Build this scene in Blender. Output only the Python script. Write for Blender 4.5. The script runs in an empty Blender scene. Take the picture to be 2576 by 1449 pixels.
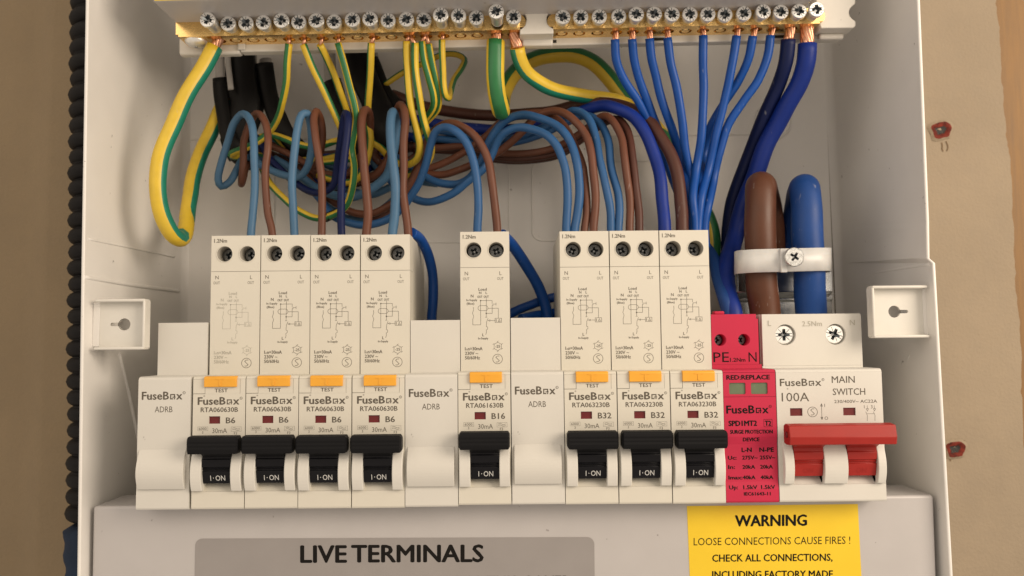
import bpy, bmesh, math, random
from mathutils import Vector, Matrix, Euler
random.seed(7)
S = 0.001                      # everything below is written in millimetres
sc = bpy.context.scene
COL = sc.collection

# ------------------------------------------------------------------ camera
CAMP = Vector((126.7, -277.9, 54.1)); PITCH = 0.0697; ROLL = 0.0097; FPX = 2047.0
_f = Vector((0, math.cos(PITCH), math.sin(PITCH)))
_r = _f.cross(Vector((0, 0, 1))).normalized(); _d = _f.cross(_r)
_c, _s = math.cos(ROLL), math.sin(ROLL)
RIGHT = _c * _r + _s * _d; DOWN = -_s * _r + _c * _d
cd = bpy.data.cameras.new('camera'); cam = bpy.data.objects.new('camera', cd); COL.objects.link(cam)
cd.sensor_width = 36.0; cd.lens = 36.0 * FPX / 2576.0; cd.clip_start = 0.01; cd.clip_end = 50
M = Matrix((RIGHT, -DOWN, -_f)).transposed().to_4x4(); M.translation = CAMP * S
cam.matrix_world = M; sc.camera = cam
cd.dof.use_dof = True; cd.dof.focus_distance = 0.282; cd.dof.aperture_fstop = 16.0

# ------------------------------------------------------------------ light
w = bpy.data.worlds.new('World'); sc.world = w; w.use_nodes = True
bg = w.node_tree.nodes['Background']; bg.inputs[0].default_value = (1.0, 0.862, 0.72, 1); bg.inputs[1].default_value = 0.62
def lamp(name, loc, target, size, power, col):
    l = bpy.data.lights.new(name, 'AREA'); l.shape = 'RECTANGLE'; l.size, l.size_y = size; l.energy = power; l.color = col
    o = bpy.data.objects.new(name, l); COL.objects.link(o); o.location = Vector(loc) * S
    o.rotation_euler = (Vector(target) - Vector(loc)).to_track_quat('-Z', 'Y').to_euler()
    return o
lamp('ceiling_lamp', (230, -640, 455), (126, 0, 80), (1.25, 0.36), 1.3, (1.0, 0.86, 0.70))
lamp('wall_lamp', (640, -380, 250), (60, 20, 90), (0.34, 0.34), 3.7, (1.0, 0.845, 0.675))
lamp('room_lamp', (-420, -420, 300), (200, 20, 90), (0.5, 0.5), 0.75, (1.0, 0.88, 0.74))
sc.view_settings.view_transform = 'Standard'; sc.view_settings.look = 'None'
sc.view_settings.exposure = 0.0; sc.view_settings.gamma = 1.0
sc.cycles.max_bounces = 8; sc.cycles.diffuse_bounces = 4

# ------------------------------------------------------------------ helpers
def P(px, py, y):
    """the point of the plane y (mm) seen at this place of the photograph (2576 px wide)"""
    d = _f + RIGHT * ((px - 1288) / FPX) + DOWN * ((py - 724.5) / FPX)
    return CAMP + d * ((y - CAMP.y) / d.y)
def ray_plane(px, py, a, n):
    d = _f + RIGHT * ((px - 1288) / FPX) + DOWN * ((py - 724.5) / FPX)
    return CAMP + d * ((a - CAMP).dot(n) / d.dot(n))
def lin(c):
    return tuple((v / 255 / 12.92 if v / 255 <= .04045 else ((v / 255 + .055) / 1.055) ** 2.4) for v in c)

def material(name, col, rough=0.5, metal=0.0, noise=0.04, nscale=300, bump=0.02, bscale=2500, spec=0.5, stretch=None,
             sss=0.0, blot=0.0, rvar=0.1, coat=0.0, scuff=0.0, sscale=700, bdist=0.0001):
    m = bpy.data.materials.new(name); m.use_nodes = True; nt = m.node_tree; b = nt.nodes['Principled BSDF']
    tc = nt.nodes.new('ShaderNodeTexCoord'); mp = nt.nodes.new('ShaderNodeMapping'); nt.links.new(tc.outputs['Object'], mp.inputs[0])
    if stretch: mp.inputs['Scale'].default_value = stretch
    n = nt.nodes.new('ShaderNodeTexNoise'); n.inputs['Scale'].default_value = nscale; n.inputs['Detail'].default_value = 5
    nt.links.new(mp.outputs[0], n.inputs[0])
    cr = nt.nodes.new('ShaderNodeValToRGB'); k = noise
    cr.color_ramp.elements[0].position = .3; cr.color_ramp.elements[1].position = .7
    cr.color_ramp.elements[0].color = tuple(max(0, c * (1 - k)) for c in col) + (1,)
    cr.color_ramp.elements[1].color = tuple(min(1, c * (1 + k)) for c in col) + (1,)
    nt.links.new(n.outputs[0], cr.inputs[0]); out = cr.outputs[0]
    if blot:
        n3 = nt.nodes.new('ShaderNodeTexNoise'); n3.inputs['Scale'].default_value = nscale / 9; n3.inputs['Detail'].default_value = 3
        nt.links.new(mp.outputs[0], n3.inputs[0])
        r3 = nt.nodes.new('ShaderNodeMapRange'); r3.inputs[1].default_value = .35; r3.inputs[2].default_value = .65
        r3.inputs[3].default_value = 1 - blot; r3.inputs[4].default_value = 1 + blot * .4
        nt.links.new(n3.outputs[0], r3.inputs[0])
        mx = nt.nodes.new('ShaderNodeVectorMath'); mx.operation = 'SCALE'
        nt.links.new(out, mx.inputs[0]); nt.links.new(r3.outputs[0], mx.inputs['Scale']); out = mx.outputs[0]
    if scuff:       # sparse small marks: pale scratches (scuff > 0) or dark specks (scuff < 0)
        n4 = nt.nodes.new('ShaderNodeTexNoise'); n4.inputs['Scale'].default_value = sscale; n4.inputs['Detail'].default_value = 2
        mp4 = nt.nodes.new('ShaderNodeMapping'); mp4.inputs['Rotation'].default_value = (.6, .4, .9); mp4.inputs['Scale'].default_value = (1, 1, .35) if scuff > 0 else (1, 1, 1)
        nt.links.new(tc.outputs['Object'], mp4.inputs[0]); nt.links.new(mp4.outputs[0], n4.inputs[0])
        r4 = nt.nodes.new('ShaderNodeMapRange'); r4.inputs[1].default_value = .70 if scuff > 0 else .745; r4.inputs[2].default_value = .78; r4.inputs[4].default_value = abs(scuff)
        nt.links.new(n4.outputs[0], r4.inputs[0])
        m4 = nt.nodes.new('ShaderNodeMix'); m4.data_type = 'RGBA'; m4.inputs[7].default_value = (.5, .5, .48, 1) if scuff > 0 else (.08, .06, .05, 1)
        nt.links.new(r4.outputs[0], m4.inputs[0]); nt.links.new(out, m4.inputs[6]); out = m4.outputs[2]
    nt.links.new(out, b.inputs['Base Color'])
    b.inputs['Metallic'].default_value = metal; b.inputs['Specular IOR Level'].default_value = spec
    b.inputs['Coat Weight'].default_value = coat
    rr = nt.nodes.new('ShaderNodeMapRange'); rr.inputs[3].default_value = max(.03, rough - rvar); rr.inputs[4].default_value = min(1, rough + rvar)
    nt.links.new(n.outputs[0], rr.inputs[0]); nt.links.new(rr.outputs[0], b.inputs['Roughness'])
    if sss:
        b.inputs['Subsurface Weight'].default_value = sss; b.inputs['Subsurface Radius'].default_value = (1, .8, .6)
        b.inputs['Subsurface Scale'].default_value = .001
    if bump:
        n2 = nt.nodes.new('ShaderNodeTexNoise'); n2.inputs['Scale'].default_value = bscale; n2.inputs['Detail'].default_value = 3
        nt.links.new(mp.outputs[0], n2.inputs[0])
        bp = nt.nodes.new('ShaderNodeBump'); bp.inputs['Strength'].default_value = min(1, bump * 10); bp.inputs['Distance'].default_value = bdist
        nt.links.new(n2.outputs[0], bp.inputs['Height']); nt.links.new(bp.outputs[0], b.inputs['Normal'])
    return m
MT = dict(
    module=material('moulded_white_plastic', (.64, .61, .53), .42, noise=.02, nscale=60, blot=.02, bump=.015, scuff=-.5, sscale=330),
    blank=material('blank_white_plastic', (.63, .61, .56), .45, noise=.02, nscale=60, blot=.02, bump=.02, scuff=-.5, sscale=330),
    cheek=material('satin_white_plastic', (.66, .64, .59), .38, noise=.015),
    coat=material('white_powder_coat', (.77, .75, .72), .42, noise=.02, nscale=80, blot=.03, bump=.03, bscale=4000, scuff=-.5, sscale=330),
    shield=material('shield_coat', (.47, .45, .445), .42, noise=.02, nscale=80, blot=.02, bump=.03, bscale=4000, scuff=-.5, sscale=330),
    carrier=material('carrier_plastic', (.68, .65, .59), .4, noise=.02, scuff=-.5, sscale=330),
    nylon=material('nylon_band', (.60, .60, .59), .35, noise=.05, sss=.25),
    black=material('black_plastic', (.007, .007, .008), .55, spec=.14, noise=.1),
    blackgloss=material('black_toggle_plastic', (.006, .006, .008), .35, spec=.2, noise=.1),
    red=material('red_plastic', (.33, .018, .013), .42, spec=.35, noise=.05, nscale=120),
    reddark=material('flag_red', (.13, .008, .010), .4, noise=.05),
    spd=material('crimson_plastic', (.50, .020, .062), .6, spec=.3, noise=.03, nscale=120, blot=.03),
    yellowbtn=material('amber_plastic', (.80, .38, .035), .4, noise=.03),
    green=material('green_window', (.13, .17, .10), .25, noise=.05),
    print=material('grey_print', (.115, .10, .08), .75, spec=.15, noise=.1, bump=0),
    printfaint=material('faint_grey_print', (.40, .38, .32), .7, noise=.1, bump=0),
    printblack=material('black_print', (.009, .008, .007), .6, spec=.12, noise=.1, bump=0),
    printwhite=material('white_print', (.62, .62, .60), .6, noise=.05, bump=0),
    hole=material('shaded_hole_plastic', (.30, .28, .24), .5, noise=.1),  # module plastic painted darker, shade put into the hole walls
    dark=material('cavity_shade', (.02, .018, .015), .7, noise=.1),  # near-black colour painted for the shade inside holes and slots
    zinc=material('zinc_plated_steel', (.88, .88, .86), .34, .72, noise=.06, nscale=900, bump=.006, bscale=1800, rvar=.08),
    steelscrew=material('bright_screw', (.62, .63, .62), .28, 1.0, noise=.1, nscale=900),
    recess=material('shaded_recess_steel', (.11, .125, .135), .3, .8, noise=.3, nscale=1500),  # darker copy of the screw metal, shade painted into the cross recess
    zincdull=material('dull_zinc', (.40, .41, .41), .35, 1.0, noise=.15, nscale=500, bump=.05),
    blackscrew=material('dark_screw', (.16, .16, .155), .25, 1.0, noise=.3, nscale=900),  # darker metal for the screws sunk in the terminal holes
    brass=material('brass', (.93, .64, .26), .26, 1.0, noise=.08, nscale=400, bump=.008, stretch=(1, 1, 6), blot=.06),
    copper=material('copper', (.70, .37, .24), .38, 1.0, noise=.15, nscale=900),
    steel=material('bracket_steel', (.62, .64, .65), .22, 1.0, noise=.06, nscale=200, bump=.02),
    tape=material('black_tape', (.006, .0055, .0055), .45, spec=.2, noise=.2, nscale=200, bump=.05, bscale=700),
    greysheath=material('pale_grey_sheath', (.42, .40, .38), .5, noise=.05),
    blue=material('blue_insulation', (.004, .062, .30), .42, spec=.32, noise=.06, nscale=200, blot=.10, scuff=.22, sscale=520, bump=.03, bscale=900),
    sky=material('light_blue_insulation', (.055, .14, .25), .5, spec=.4, noise=.06, nscale=200, blot=.10, scuff=.22, sscale=520, bump=.03, bscale=900),
    midblue=material('mid_blue_insulation', (.020, .090, .235), .5, spec=.4, noise=.06, nscale=200, blot=.10, scuff=.22, sscale=520, bump=.03, bscale=900),
    navy=material('navy_insulation', (.003, .009, .06), .5, spec=.25, noise=.08, nscale=200, blot=.10, scuff=.22, sscale=520, bump=.03, bscale=900),
    royal=material('deep_blue_insulation', (.004, .024, .21), .5, spec=.3, noise=.08, nscale=200, blot=.10, scuff=.22, sscale=520, bump=.03, bscale=900),
    tailblue=material('tail_blue_insulation', (.007, .05, .215), .5, spec=.35, noise=.06, nscale=150, blot=.10, scuff=.22, sscale=520, bump=.03, bscale=900),
    brown=material('brown_insulation', (.125, .044, .023), .5, spec=.4, noise=.07, nscale=200, blot=.10, scuff=.22, sscale=520, bump=.03, bscale=900),
    darkbrown=material('dark_brown_insulation', (.07, .022, .013), .5, spec=.4, noise=.08, nscale=200, blot=.10, scuff=.22, sscale=520, bump=.03, bscale=900),
    tailbrown=material('tail_brown_insulation', (.092, .032, .014), .45, spec=.4, noise=.07, nscale=150, blot=.10, scuff=.22, sscale=520, bump=.03, bscale=900),
    eyellow=material('earth_yellow', (.68, .47, .035), .42, noise=.06, nscale=250, blot=.07, scuff=.22, sscale=520, bump=.03, bscale=900),
    egreen=material('earth_green', (.02, .16, .05), .42, noise=.06, nscale=250, blot=.10, scuff=.22, sscale=520, bump=.03, bscale=900),
    eteal=material('earth_teal_green', (.012, .20, .13), .42, noise=.08, nscale=250, blot=.08, scuff=.22, sscale=520, bump=.03, bscale=900),
    conduit=material('conduit_black', (.007, .006, .006), .55, spec=.14, noise=.2),
    bluerag=material('dark_blue_sleeve', (.014, .025, .05), .75, spec=.2, noise=.2, nscale=150, bump=.08, bscale=600),
    wallr=material('painted_board', (.30, .238, .165), .8, noise=.03, nscale=160, bump=.06, bscale=700, bdist=.0004, blot=.09, scuff=-.35, sscale=90),
    walll=material('plaster', (.235, .172, .10), .85, noise=.03, nscale=150, bump=.06, bscale=600, bdist=.0005, blot=.07),
    wood=material('pine_wood', (.23, .125, .042), .6, noise=.16, nscale=30, stretch=(14, 14, 1.2), bump=.05),
    chip=material('chipped_edge', (.16, .10, .05), .9, noise=.3, nscale=300, bump=.1),
    plug=material('red_wall_plug', (.13, .020, .012), .75, spec=.2, noise=.6, nscale=420, bump=.1, bscale=900),
    greylabel=material('grey_label', (.29, .27, .262), .5, noise=.03, nscale=90, blot=.03),
    yellowlabel=material('yellow_label', (.80, .55, .020), .45, noise=.02, nscale=90, blot=.03),
)

class MB:
    """collects shapes in mm; build() links them as ONE mesh object"""
    def __init__(self): self.bm = bmesh.new(); self.mats = []
    def mi(self, m):
        if m is None: return 0
        if m not in self.mats: self.mats.append(m)
        return self.mats.index(m)
    def poly(self, pts, m=None, smooth=False):
        f = self.bm.faces.new([self.bm.verts.new(p) for p in pts]); f.material_index = self.mi(m); f.smooth = smooth; return f
    def box(self, x0, x1, y0, y1, z0, z1, m=None, bev=0.0):
        return self.prism([(y0, z0), (y1, z0), (y1, z1), (y0, z1)], x0, x1, m, bev=bev)
    def extrude(self, A, B, m=None, bev=0.0, seg=2, smooth=False):
        """solid between two like polygons A and B"""
        bm = self.bm; mi = self.mi(m)
        va = [bm.verts.new(p) for p in A]; vb = [bm.verts.new(p) for p in B]; n = len(A)
        fs = [bm.faces.new(va[::-1]), bm.faces.new(vb)]
        for i in range(n):
            f = bm.faces.new((va[i], va[(i + 1) % n], vb[(i + 1) % n], vb[i])); fs.append(f)
        for f in fs: f.material_index = mi
        bmesh.ops.recalc_face_normals(bm, faces=fs)
        if smooth:
            for f in fs[2:]: f.smooth = True
        if bev:
            es = list({e for f in fs for e in f.edges if e.calc_face_angle(0) > .35})
            r = bmesh.ops.bevel(bm, geom=es, offset=bev, segments=seg, profile=.5, affect='EDGES', clamp_overlap=True)
            for f in r['faces']: f.smooth = True; f.material_index = mi
        return fs
    def prism(self, prof, x0, x1, m=None, bev=0.0, seg=2, smooth=False):
        return self.extrude([(x0, y, z) for y, z in prof], [(x1, y, z) for y, z in prof], m, bev, seg, smooth)
    def plate(self, poly, y0, y1, m=None, bev=0.0, seg=2, smooth=False):
        return self.extrude([(x, y0, z) for x, z in poly], [(x, y1, z) for x, z in poly], m, bev, seg, smooth)
    def holed(self, outer, holes, y0, y1, m=None, mw=None, fn=None):
        """plate facing -y with holes; walls run from y0 back to y1"""
        fn = fn or (lambda u, v, y: (u, y, v)); bm = self.bm; es = []; loops = []
        for L in [outer] + holes:
            vs = [bm.verts.new(fn(u, v, y0)) for u, v in L]; loops.append(vs)
            es += [bm.edges.new((vs[i], vs[(i + 1) % len(vs)])) for i in range(len(vs))]
        r = bmesh.ops.triangle_fill(bm, edges=es, use_beauty=True)
        fs = [g for g in r['geom'] if isinstance(g, bmesh.types.BMFace)]
        a = Vector(fn(0, 0, y0)); out = (a - Vector(fn(0, 0, y1)))
        for f in fs:
            f.material_index = self.mi(m); f.normal_update()
            if f.normal.dot(out) < 0: f.normal_flip()
        for k, (L, vs) in enumerate(zip([outer] + holes, loops)):
            vb = [bm.verts.new(fn(u, v, y1)) for u, v in L]; n = len(L)
            ws = []
            for i in range(n):
                f = bm.faces.new((vs[i], vs[(i + 1) % n], vb[(i + 1) % n], vb[i])); f.material_index = self.mi(m if k == 0 else (mw or m)); ws.append(f)
                if k and n > 8: f.smooth = True
    def lathe(self, prof, o, axis, m=None, n=24, smooth=True, cap=True):
        """prof: (radius, distance along axis)"""
        axis = Vector(axis).normalized(); u = axis.orthogonal().normalized(); v = axis.cross(u); o = Vector(o); bm = self.bm
        rings = []
        for r, h in prof:
            rings.append([bm.verts.new(o + axis * h + (u * math.cos(2 * math.pi * k / n) + v * math.sin(2 * math.pi * k / n)) * r) for k in range(n)])
        mi = self.mi(m); fs = []
        for a, b in zip(rings, rings[1:]):
            for k in range(n):
                f = bm.faces.new((a[k], a[(k + 1) % n], b[(k + 1) % n], b[k])); f.material_index = mi; f.smooth = smooth; fs.append(f)
        for rg, q in ((rings[0], 1), (rings[-1], 0)) if cap else ():
            f = bm.faces.new(rg[::-1] if q else rg); f.material_index = mi; fs.append(f)
        bmesh.ops.recalc_face_normals(bm, faces=fs)
    def tube(self, pts, rad, m=None, n=12, stripe=None, m2=None, cap=True, flat=None, wob=0.0):
        """stripe: (centre0, centre1, half width) degrees around the tube, 0 faces the viewer's side"""
        bm = self.bm; N = None; rings = []; L = len(pts)
        R = rad if callable(rad) else (lambda t: rad)
        phi = [0.0] * L
        if stripe:      # where the front of the tube is, in the untwisted frame of each ring
            raw = [None] * L; Nn = None
            for i in range(L):
                t = (pts[min(i + 1, L - 1)] - pts[max(i - 1, 0)]).normalized()
                Nn = Vector((0, -1, 0)) if Nn is None else Nn
                Nn = (Nn - t * Nn.dot(t)).normalized(); Bn = t.cross(Nn)
                if abs(t.y) < .8:
                    F = Vector((0, -1, 0)); F = (F - t * F.dot(t)).normalized(); raw[i] = math.atan2(F.dot(Bn), F.dot(Nn))
            last = 0.0
            for i in range(L):
                if raw[i] is None: raw[i] = last; continue
                while raw[i] - last > math.pi: raw[i] -= 2 * math.pi
                while raw[i] - last < -math.pi: raw[i] += 2 * math.pi
                last = raw[i]
            phi = [sum(raw[max(0, i - 3):i + 4]) / len(raw[max(0, i - 3):i + 4]) for i in range(L)]
        for i, p in enumerate(pts):
            t = (pts[min(i + 1, L - 1)] - pts[max(i - 1, 0)]).normalized()
            if N is None: N = Vector((0, -1, 0)); N = (N - t * N.dot(t)).normalized()
            else: N = (N - t * N.dot(t)).normalized()
            B = t.cross(N); r = R(i / (L - 1)) * (1 + wob * math.sin(i * .7))
            fl = flat or (1, 1); ring = []
            off = 0.0
            if stripe:
                tt = i / (L - 1); ks = stripe[0] if isinstance(stripe[0], list) else [(0, stripe[0]), (1, stripe[1])]
                for (t0, v0), (t1, v1) in zip(ks, ks[1:]):
                    if tt <= t1 or t1 == 1: off = phi[i] + math.radians(v0 + (v1 - v0) * min(1, max(0, (tt - t0) / (t1 - t0)))); break
            for k in range(n):
                a = 2 * math.pi * k / n + off
                ring.append(bm.verts.new(p + N * (math.cos(a) * r * fl[0]) + B * (math.sin(a) * r * fl[1])))
            rings.append(ring)
        mi = self.mi(m); m2i = self.mi(m2) if m2 else mi
        for a, b in zip(rings, rings[1:]):
            for k in range(n):
                f = bm.faces.new((a[k], a[(k + 1) % n], b[(k + 1) % n], b[k])); f.smooth = True; f.material_index = mi
                if stripe:
                    c = (k + .5) * 360 / n; c = c if c < 180 else c - 360
                    if abs(c) < stripe[2]: f.material_index = m2i
        if cap:
            for rg in (rings[0][::-1], rings[-1]):
                f = bm.faces.new(rg); f.material_index = mi
        return rings
    def text(self, s, x, z, h, y=0.0, w=None, al='L', bold=0.0, m=None, fn=None):
        vs, fs, W = glyphs(s, bold); k = h; kx = (w / W) if w else h
        x0 = x - (W * kx / 2 if al == 'C' else W * kx if al == 'R' else 0)
        fn = fn or (lambda u, v: (u, y, v)); mi = self.mi(m)
        for q, (da, db) in enumerate(OFFS if bold else OFFS[:1]):
            bv = [self.bm.verts.new(Vector(fn(x0 + a * kx + da * bold * k, z + (b + db * bold) * k)) - Vector((0, q * .004, 0))) for a, b in vs]
            for f in fs:
                g = self.bm.faces.new([bv[i] for i in f]); g.material_index = mi
    def stroke(self, pts, w, y=0.0, m=None, closed=False, fn=None):
        fn = fn or (lambda u, v: (u, y, v)); pts = [Vector(p) for p in pts]; n = len(pts)
        if closed: pts = pts + [pts[0]]; n += 1
        L = []; Rr = []
        for i, p in enumerate(pts):
            a = pts[i] - pts[i - 1] if i else (pts[-1] - pts[-2] if closed else pts[1] - pts[0])
            b = pts[i + 1] - pts[i] if i < n - 1 else (pts[1] - pts[0] if closed else a)
            a = a.normalized(); b = b.normalized(); t = (a + b)
            t = t.normalized() if t.length > 1e-6 else a
            nn = Vector((-t.y, t.x)); k = 1 / max(.4, abs(nn.dot(Vector((-a.y, a.x)))))
            L.append(p + nn * w / 2 * k); Rr.append(p - nn * w / 2 * k)
        for i in range(n - 1):
            f = self.bm.faces.new([self.bm.verts.new(fn(q.x, q.y)) for q in (L[i], L[i + 1], Rr[i + 1], Rr[i])]); f.material_index = self.mi(m)
    def build(self, name, parent=None, loc=None):
        me = bpy.data.meshes.new(name)
        for v in self.bm.verts: v.co *= S
        self.bm.to_mesh(me); self.bm.free()
        for m in self.mats: me.materials.append(m)
        return put(name, me, parent, loc)
def put(name, me, parent=None, loc=None):
    o = bpy.data.objects.new(name, me); COL.objects.link(o)
    if parent: o.parent = parent
    if loc is not None: o.location = Vector(loc) * S
    return o
_g = {}
OFFS = ((0, 0), (1.6, 0), (-1.6, 0), (0, 1), (0, -1))
def glyphs(s, bold):
    bold = 0
    key = (s, bold)
    if key in _g: return _g[key]
    def raw(t):
        c = bpy.data.curves.new('t', 'FONT'); c.body = t; c.size = 1; c.offset = bold; c.resolution_u = 2
        o = bpy.data.objects.new('t', c); COL.objects.link(o)
        dg = bpy.context.evaluated_depsgraph_get(); me = o.evaluated_get(dg).to_mesh()
        vs = [(v.co.x, v.co.y) for v in me.vertices]; fs = [tuple(p.vertices) for p in me.polygons]
        o.evaluated_get(dg).to_mesh_clear(); bpy.data.objects.remove(o); bpy.data.curves.remove(c)
        return vs, fs
    if 'H' not in _g:
        _g['H'] = 1; vv, _ = raw('H'); _g['H'] = max(b for a, b in vv) - min(b for a, b in vv)
    vs, fs = raw(s); H = _g['H']; x0 = min(a for a, b in vs)
    vs = [((a - x0) / H, b / H) for a, b in vs]; _g[key] = (vs, fs, max(a for a, b in vs)); return _g[key]
def empty(name, loc, label, cat, group=None):
    o = bpy.data.objects.new(name, None); COL.objects.link(o); o.location = Vector(loc) * S; o.empty_display_size = .01
    return tag(o, label, cat, group)
def tag(o, label, cat, group=None):
    o['label'] = label; o['category'] = cat
    if group: o['group'] = group
    return o
def circle(cx, cz, r, n=28, rz=None): return [(cx + r * math.cos(2 * math.pi * k / n), cz + (rz or r) * math.sin(2 * math.pi * k / n)) for k in range(n)]
def spline(pts, step=1.6):
    out = []; n = len(pts)
    for i in range(n - 1):
        p0 = pts[max(i - 1, 0)]; p1 = pts[i]; p2 = pts[i + 1]; p3 = pts[min(i + 2, n - 1)]
        k = max(2, int((p2 - p1).length / step))
        d1 = (p1 - p0).length ** .5 or 1e-3; d2 = (p2 - p1).length ** .5 or 1e-3; d3 = (p3 - p2).length ** .5 or 1e-3
        m1 = (p2 - p1) if i == 0 else ((p1 - p0) / d1 - (p2 - p0) / (d1 + d2) + (p2 - p1) / d2) * d2
        m2 = (p2 - p1) if i == n - 2 else ((p2 - p1) / d2 - (p3 - p1) / (d2 + d3) + (p3 - p2) / d3) * d2
        for j in range(k):
            t = j / k; t2 = t * t; t3 = t2 * t
            out.append(p1 * (2 * t3 - 3 * t2 + 1) + m1 * (t3 - 2 * t2 + t) + p2 * (3 * t2 - 2 * t3) + m2 * (t3 - t2))
    out.append(pts[-1]); return out

# ------------------------------------------------------------------ wall behind, post, plugs
YB = 85.0       # inside face of the enclosure's back
mb = MB()
xs = [P(-700, 700, 125).x, P(60, 700, 101).x, P(84, 700, 99.0).x, P(100, 700, 95).x, P(118, 700, 92).x, 200.0]
ys = [125, 101, 99, 95, 92, 91]
for i in range(len(xs) - 1):
    mb.poly([(xs[i], ys[i], -900), (xs[i + 1], ys[i + 1], -900), (xs[i + 1], ys[i + 1], 900), (xs[i], ys[i], 900)], MT['walll'], smooth=True)
bmesh.ops.remove_doubles(mb.bm, verts=mb.bm.verts, dist=.01)
o = mb.build('wall'); o['kind'] = 'structure'
# board on the right with a ragged edge, the wooden post beyond it
mb = MB(); edge = []
base = [(2470, -700), (2492, -200), (2507, 0), (2514, 100), (2522, 220), (2532, 330), (2541, 420), (2549, 560), (2556, 700), (2566, 860), (2571, 1000), (2583, 1200), (2592, 1449), (2610, 1900)]
for i in range(len(base) - 1):
    for k in range(10):
        t = k / 10; e = P(base[i][0] * (1 - t) + base[i + 1][0] * t + random.uniform(-1, 1) * 1.6 + 2.2 * math.sin(i * 2.1 + k * .5), base[i][1] * (1 - t) + base[i + 1][1] * t, 86)
        edge.append((e.x, e.z))
edge.append((edge[-1][0], edge[-1][1] - 1))
outer = [(200, edge[-1][1])] + [(200, edge[0][1])] + edge
mb.holed(outer, [], 86, 90.9, MT['wallr'], MT['chip'])
for f in mb.bm.faces:
    if abs(f.calc_center_median().y - 88.4) < 1: f.material_index = mb.mi(MT['chip'])
o = mb.build('wall_board'); o['kind'] = 'structure'
mb = MB(); a = P(2460, 700, 93)
mb.box(a.x, a.x + 70, 93, 140, -900, 900, MT['wood'], bev=1.5)
tag(mb.build('timber_post'), 'orange brown wooden post showing past the ragged edge of the tan wall', 'wooden post')
def plug(px, py, r, label, cracks):
    c = P(px, py, 85.6); mb = MB(); n = 30; rg = []; ph = random.random() * 6
    for rr, yy, am in ((r * 1.30, 85.85, .22), (r * 1.0, 85.0, .20), (r * .76, 85.0, .16), (r * .52, 85.6, .34), (r * .34, 85.93, .25)):
        rg.append([mb.bm.verts.new((c.x + math.cos(2 * math.pi * k / n) * rr * (1 + am * math.sin(k * .63 + ph) * math.cos(k * .42) + .05 * random.random()), yy + random.uniform(-.12, .12), c.z + math.sin(2 * math.pi * k / n) * rr * (1 + am * math.sin(k * .42 + ph + 1) + .05 * random.random()))) for k in range(n)])
    for j, (a, b) in enumerate(zip(rg, rg[1:])):
        for k in range(n):
            f = mb.bm.faces.new((a[k], a[(k + 1) % n], b[(k + 1) % n], b[k])); f.smooth = j != 0; f.material_index = mb.mi(MT['wallr'] if j == 0 else MT['dark'] if j == 3 else MT['plug'])
    f = mb.bm.faces.new(rg[-1]); f.material_index = mb.mi(MT['dark'])  # near-black centre painted as shade; the board has no hole here
    bmesh.ops.recalc_face_normals(mb.bm, faces=mb.bm.faces)
    for cr in cracks:
        pts = [P(u, v, 85.75) for u, v in cr]; mb.stroke([(p.x, p.z) for p in pts], .45, 85.75, MT['chip'])
    tag(mb.build('wall_plug'), label, 'wall plug', 'red wall plugs in the board')
plug(2367, 328, 4.3, 'upper red wall plug with two short cracks below it', [[(2369, 358), (2371, 366), (2370, 374), (2373, 381)], [(2380, 355), (2384, 364), (2385, 372), (2382, 380)]])
plug(2402, 1130, 4.0, 'lower red wall plug half hidden by the enclosure edge', [[(2388, 1150), (2392, 1160)], [(2420, 1118), (2426, 1108)]])

# ------------------------------------------------------------------ corrugated conduit at the left
def conduit(name, pa, pb, R, pitch, depth, m, parent=None, sag=0):
    mb = MB(); prof = []; L = (pb - pa).length; k = int(L / pitch)
    for i in range(k):
        h = i * pitch; R_ = R; R = R_ + random.uniform(-.35, .35)
        for t, q in ((0, depth), (.10, depth * .55), (.22, .04 * R), (.5, 0), (.78, .04 * R), (.90, depth * .55), (1.0, depth)):
            prof.append((R - q, h + t * pitch * .98))
        R = R_
    mb.lathe(prof, pa, pb - pa, m, 40); return mb.build(name, parent)
ct = P(271, -260, 62); cb = P(262, 1318, 62)
root = conduit('corrugated_conduit', ct, cb, 14.2, 6.62, 2.3, MT['conduit'])
tag(root, 'black corrugated conduit running down the wall beside the white enclosure', 'conduit')
mb = MB(); c2 = P(262, 1312, 62); c3 = P(256, 1900, 62); prof = []
for i in range(44):
    prof.append((14.3 + .5 * math.sin(i * 1.45) + .3 * math.sin(i * .6) + (0 if i else -3), i * 2.3))
mb.lathe(prof, c2, c3 - c2, MT['bluerag'], 40)
tag(mb.build('conduit_sleeve'), 'dark blue crumpled sleeve on the lower end of the black conduit', 'sleeve')

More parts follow.
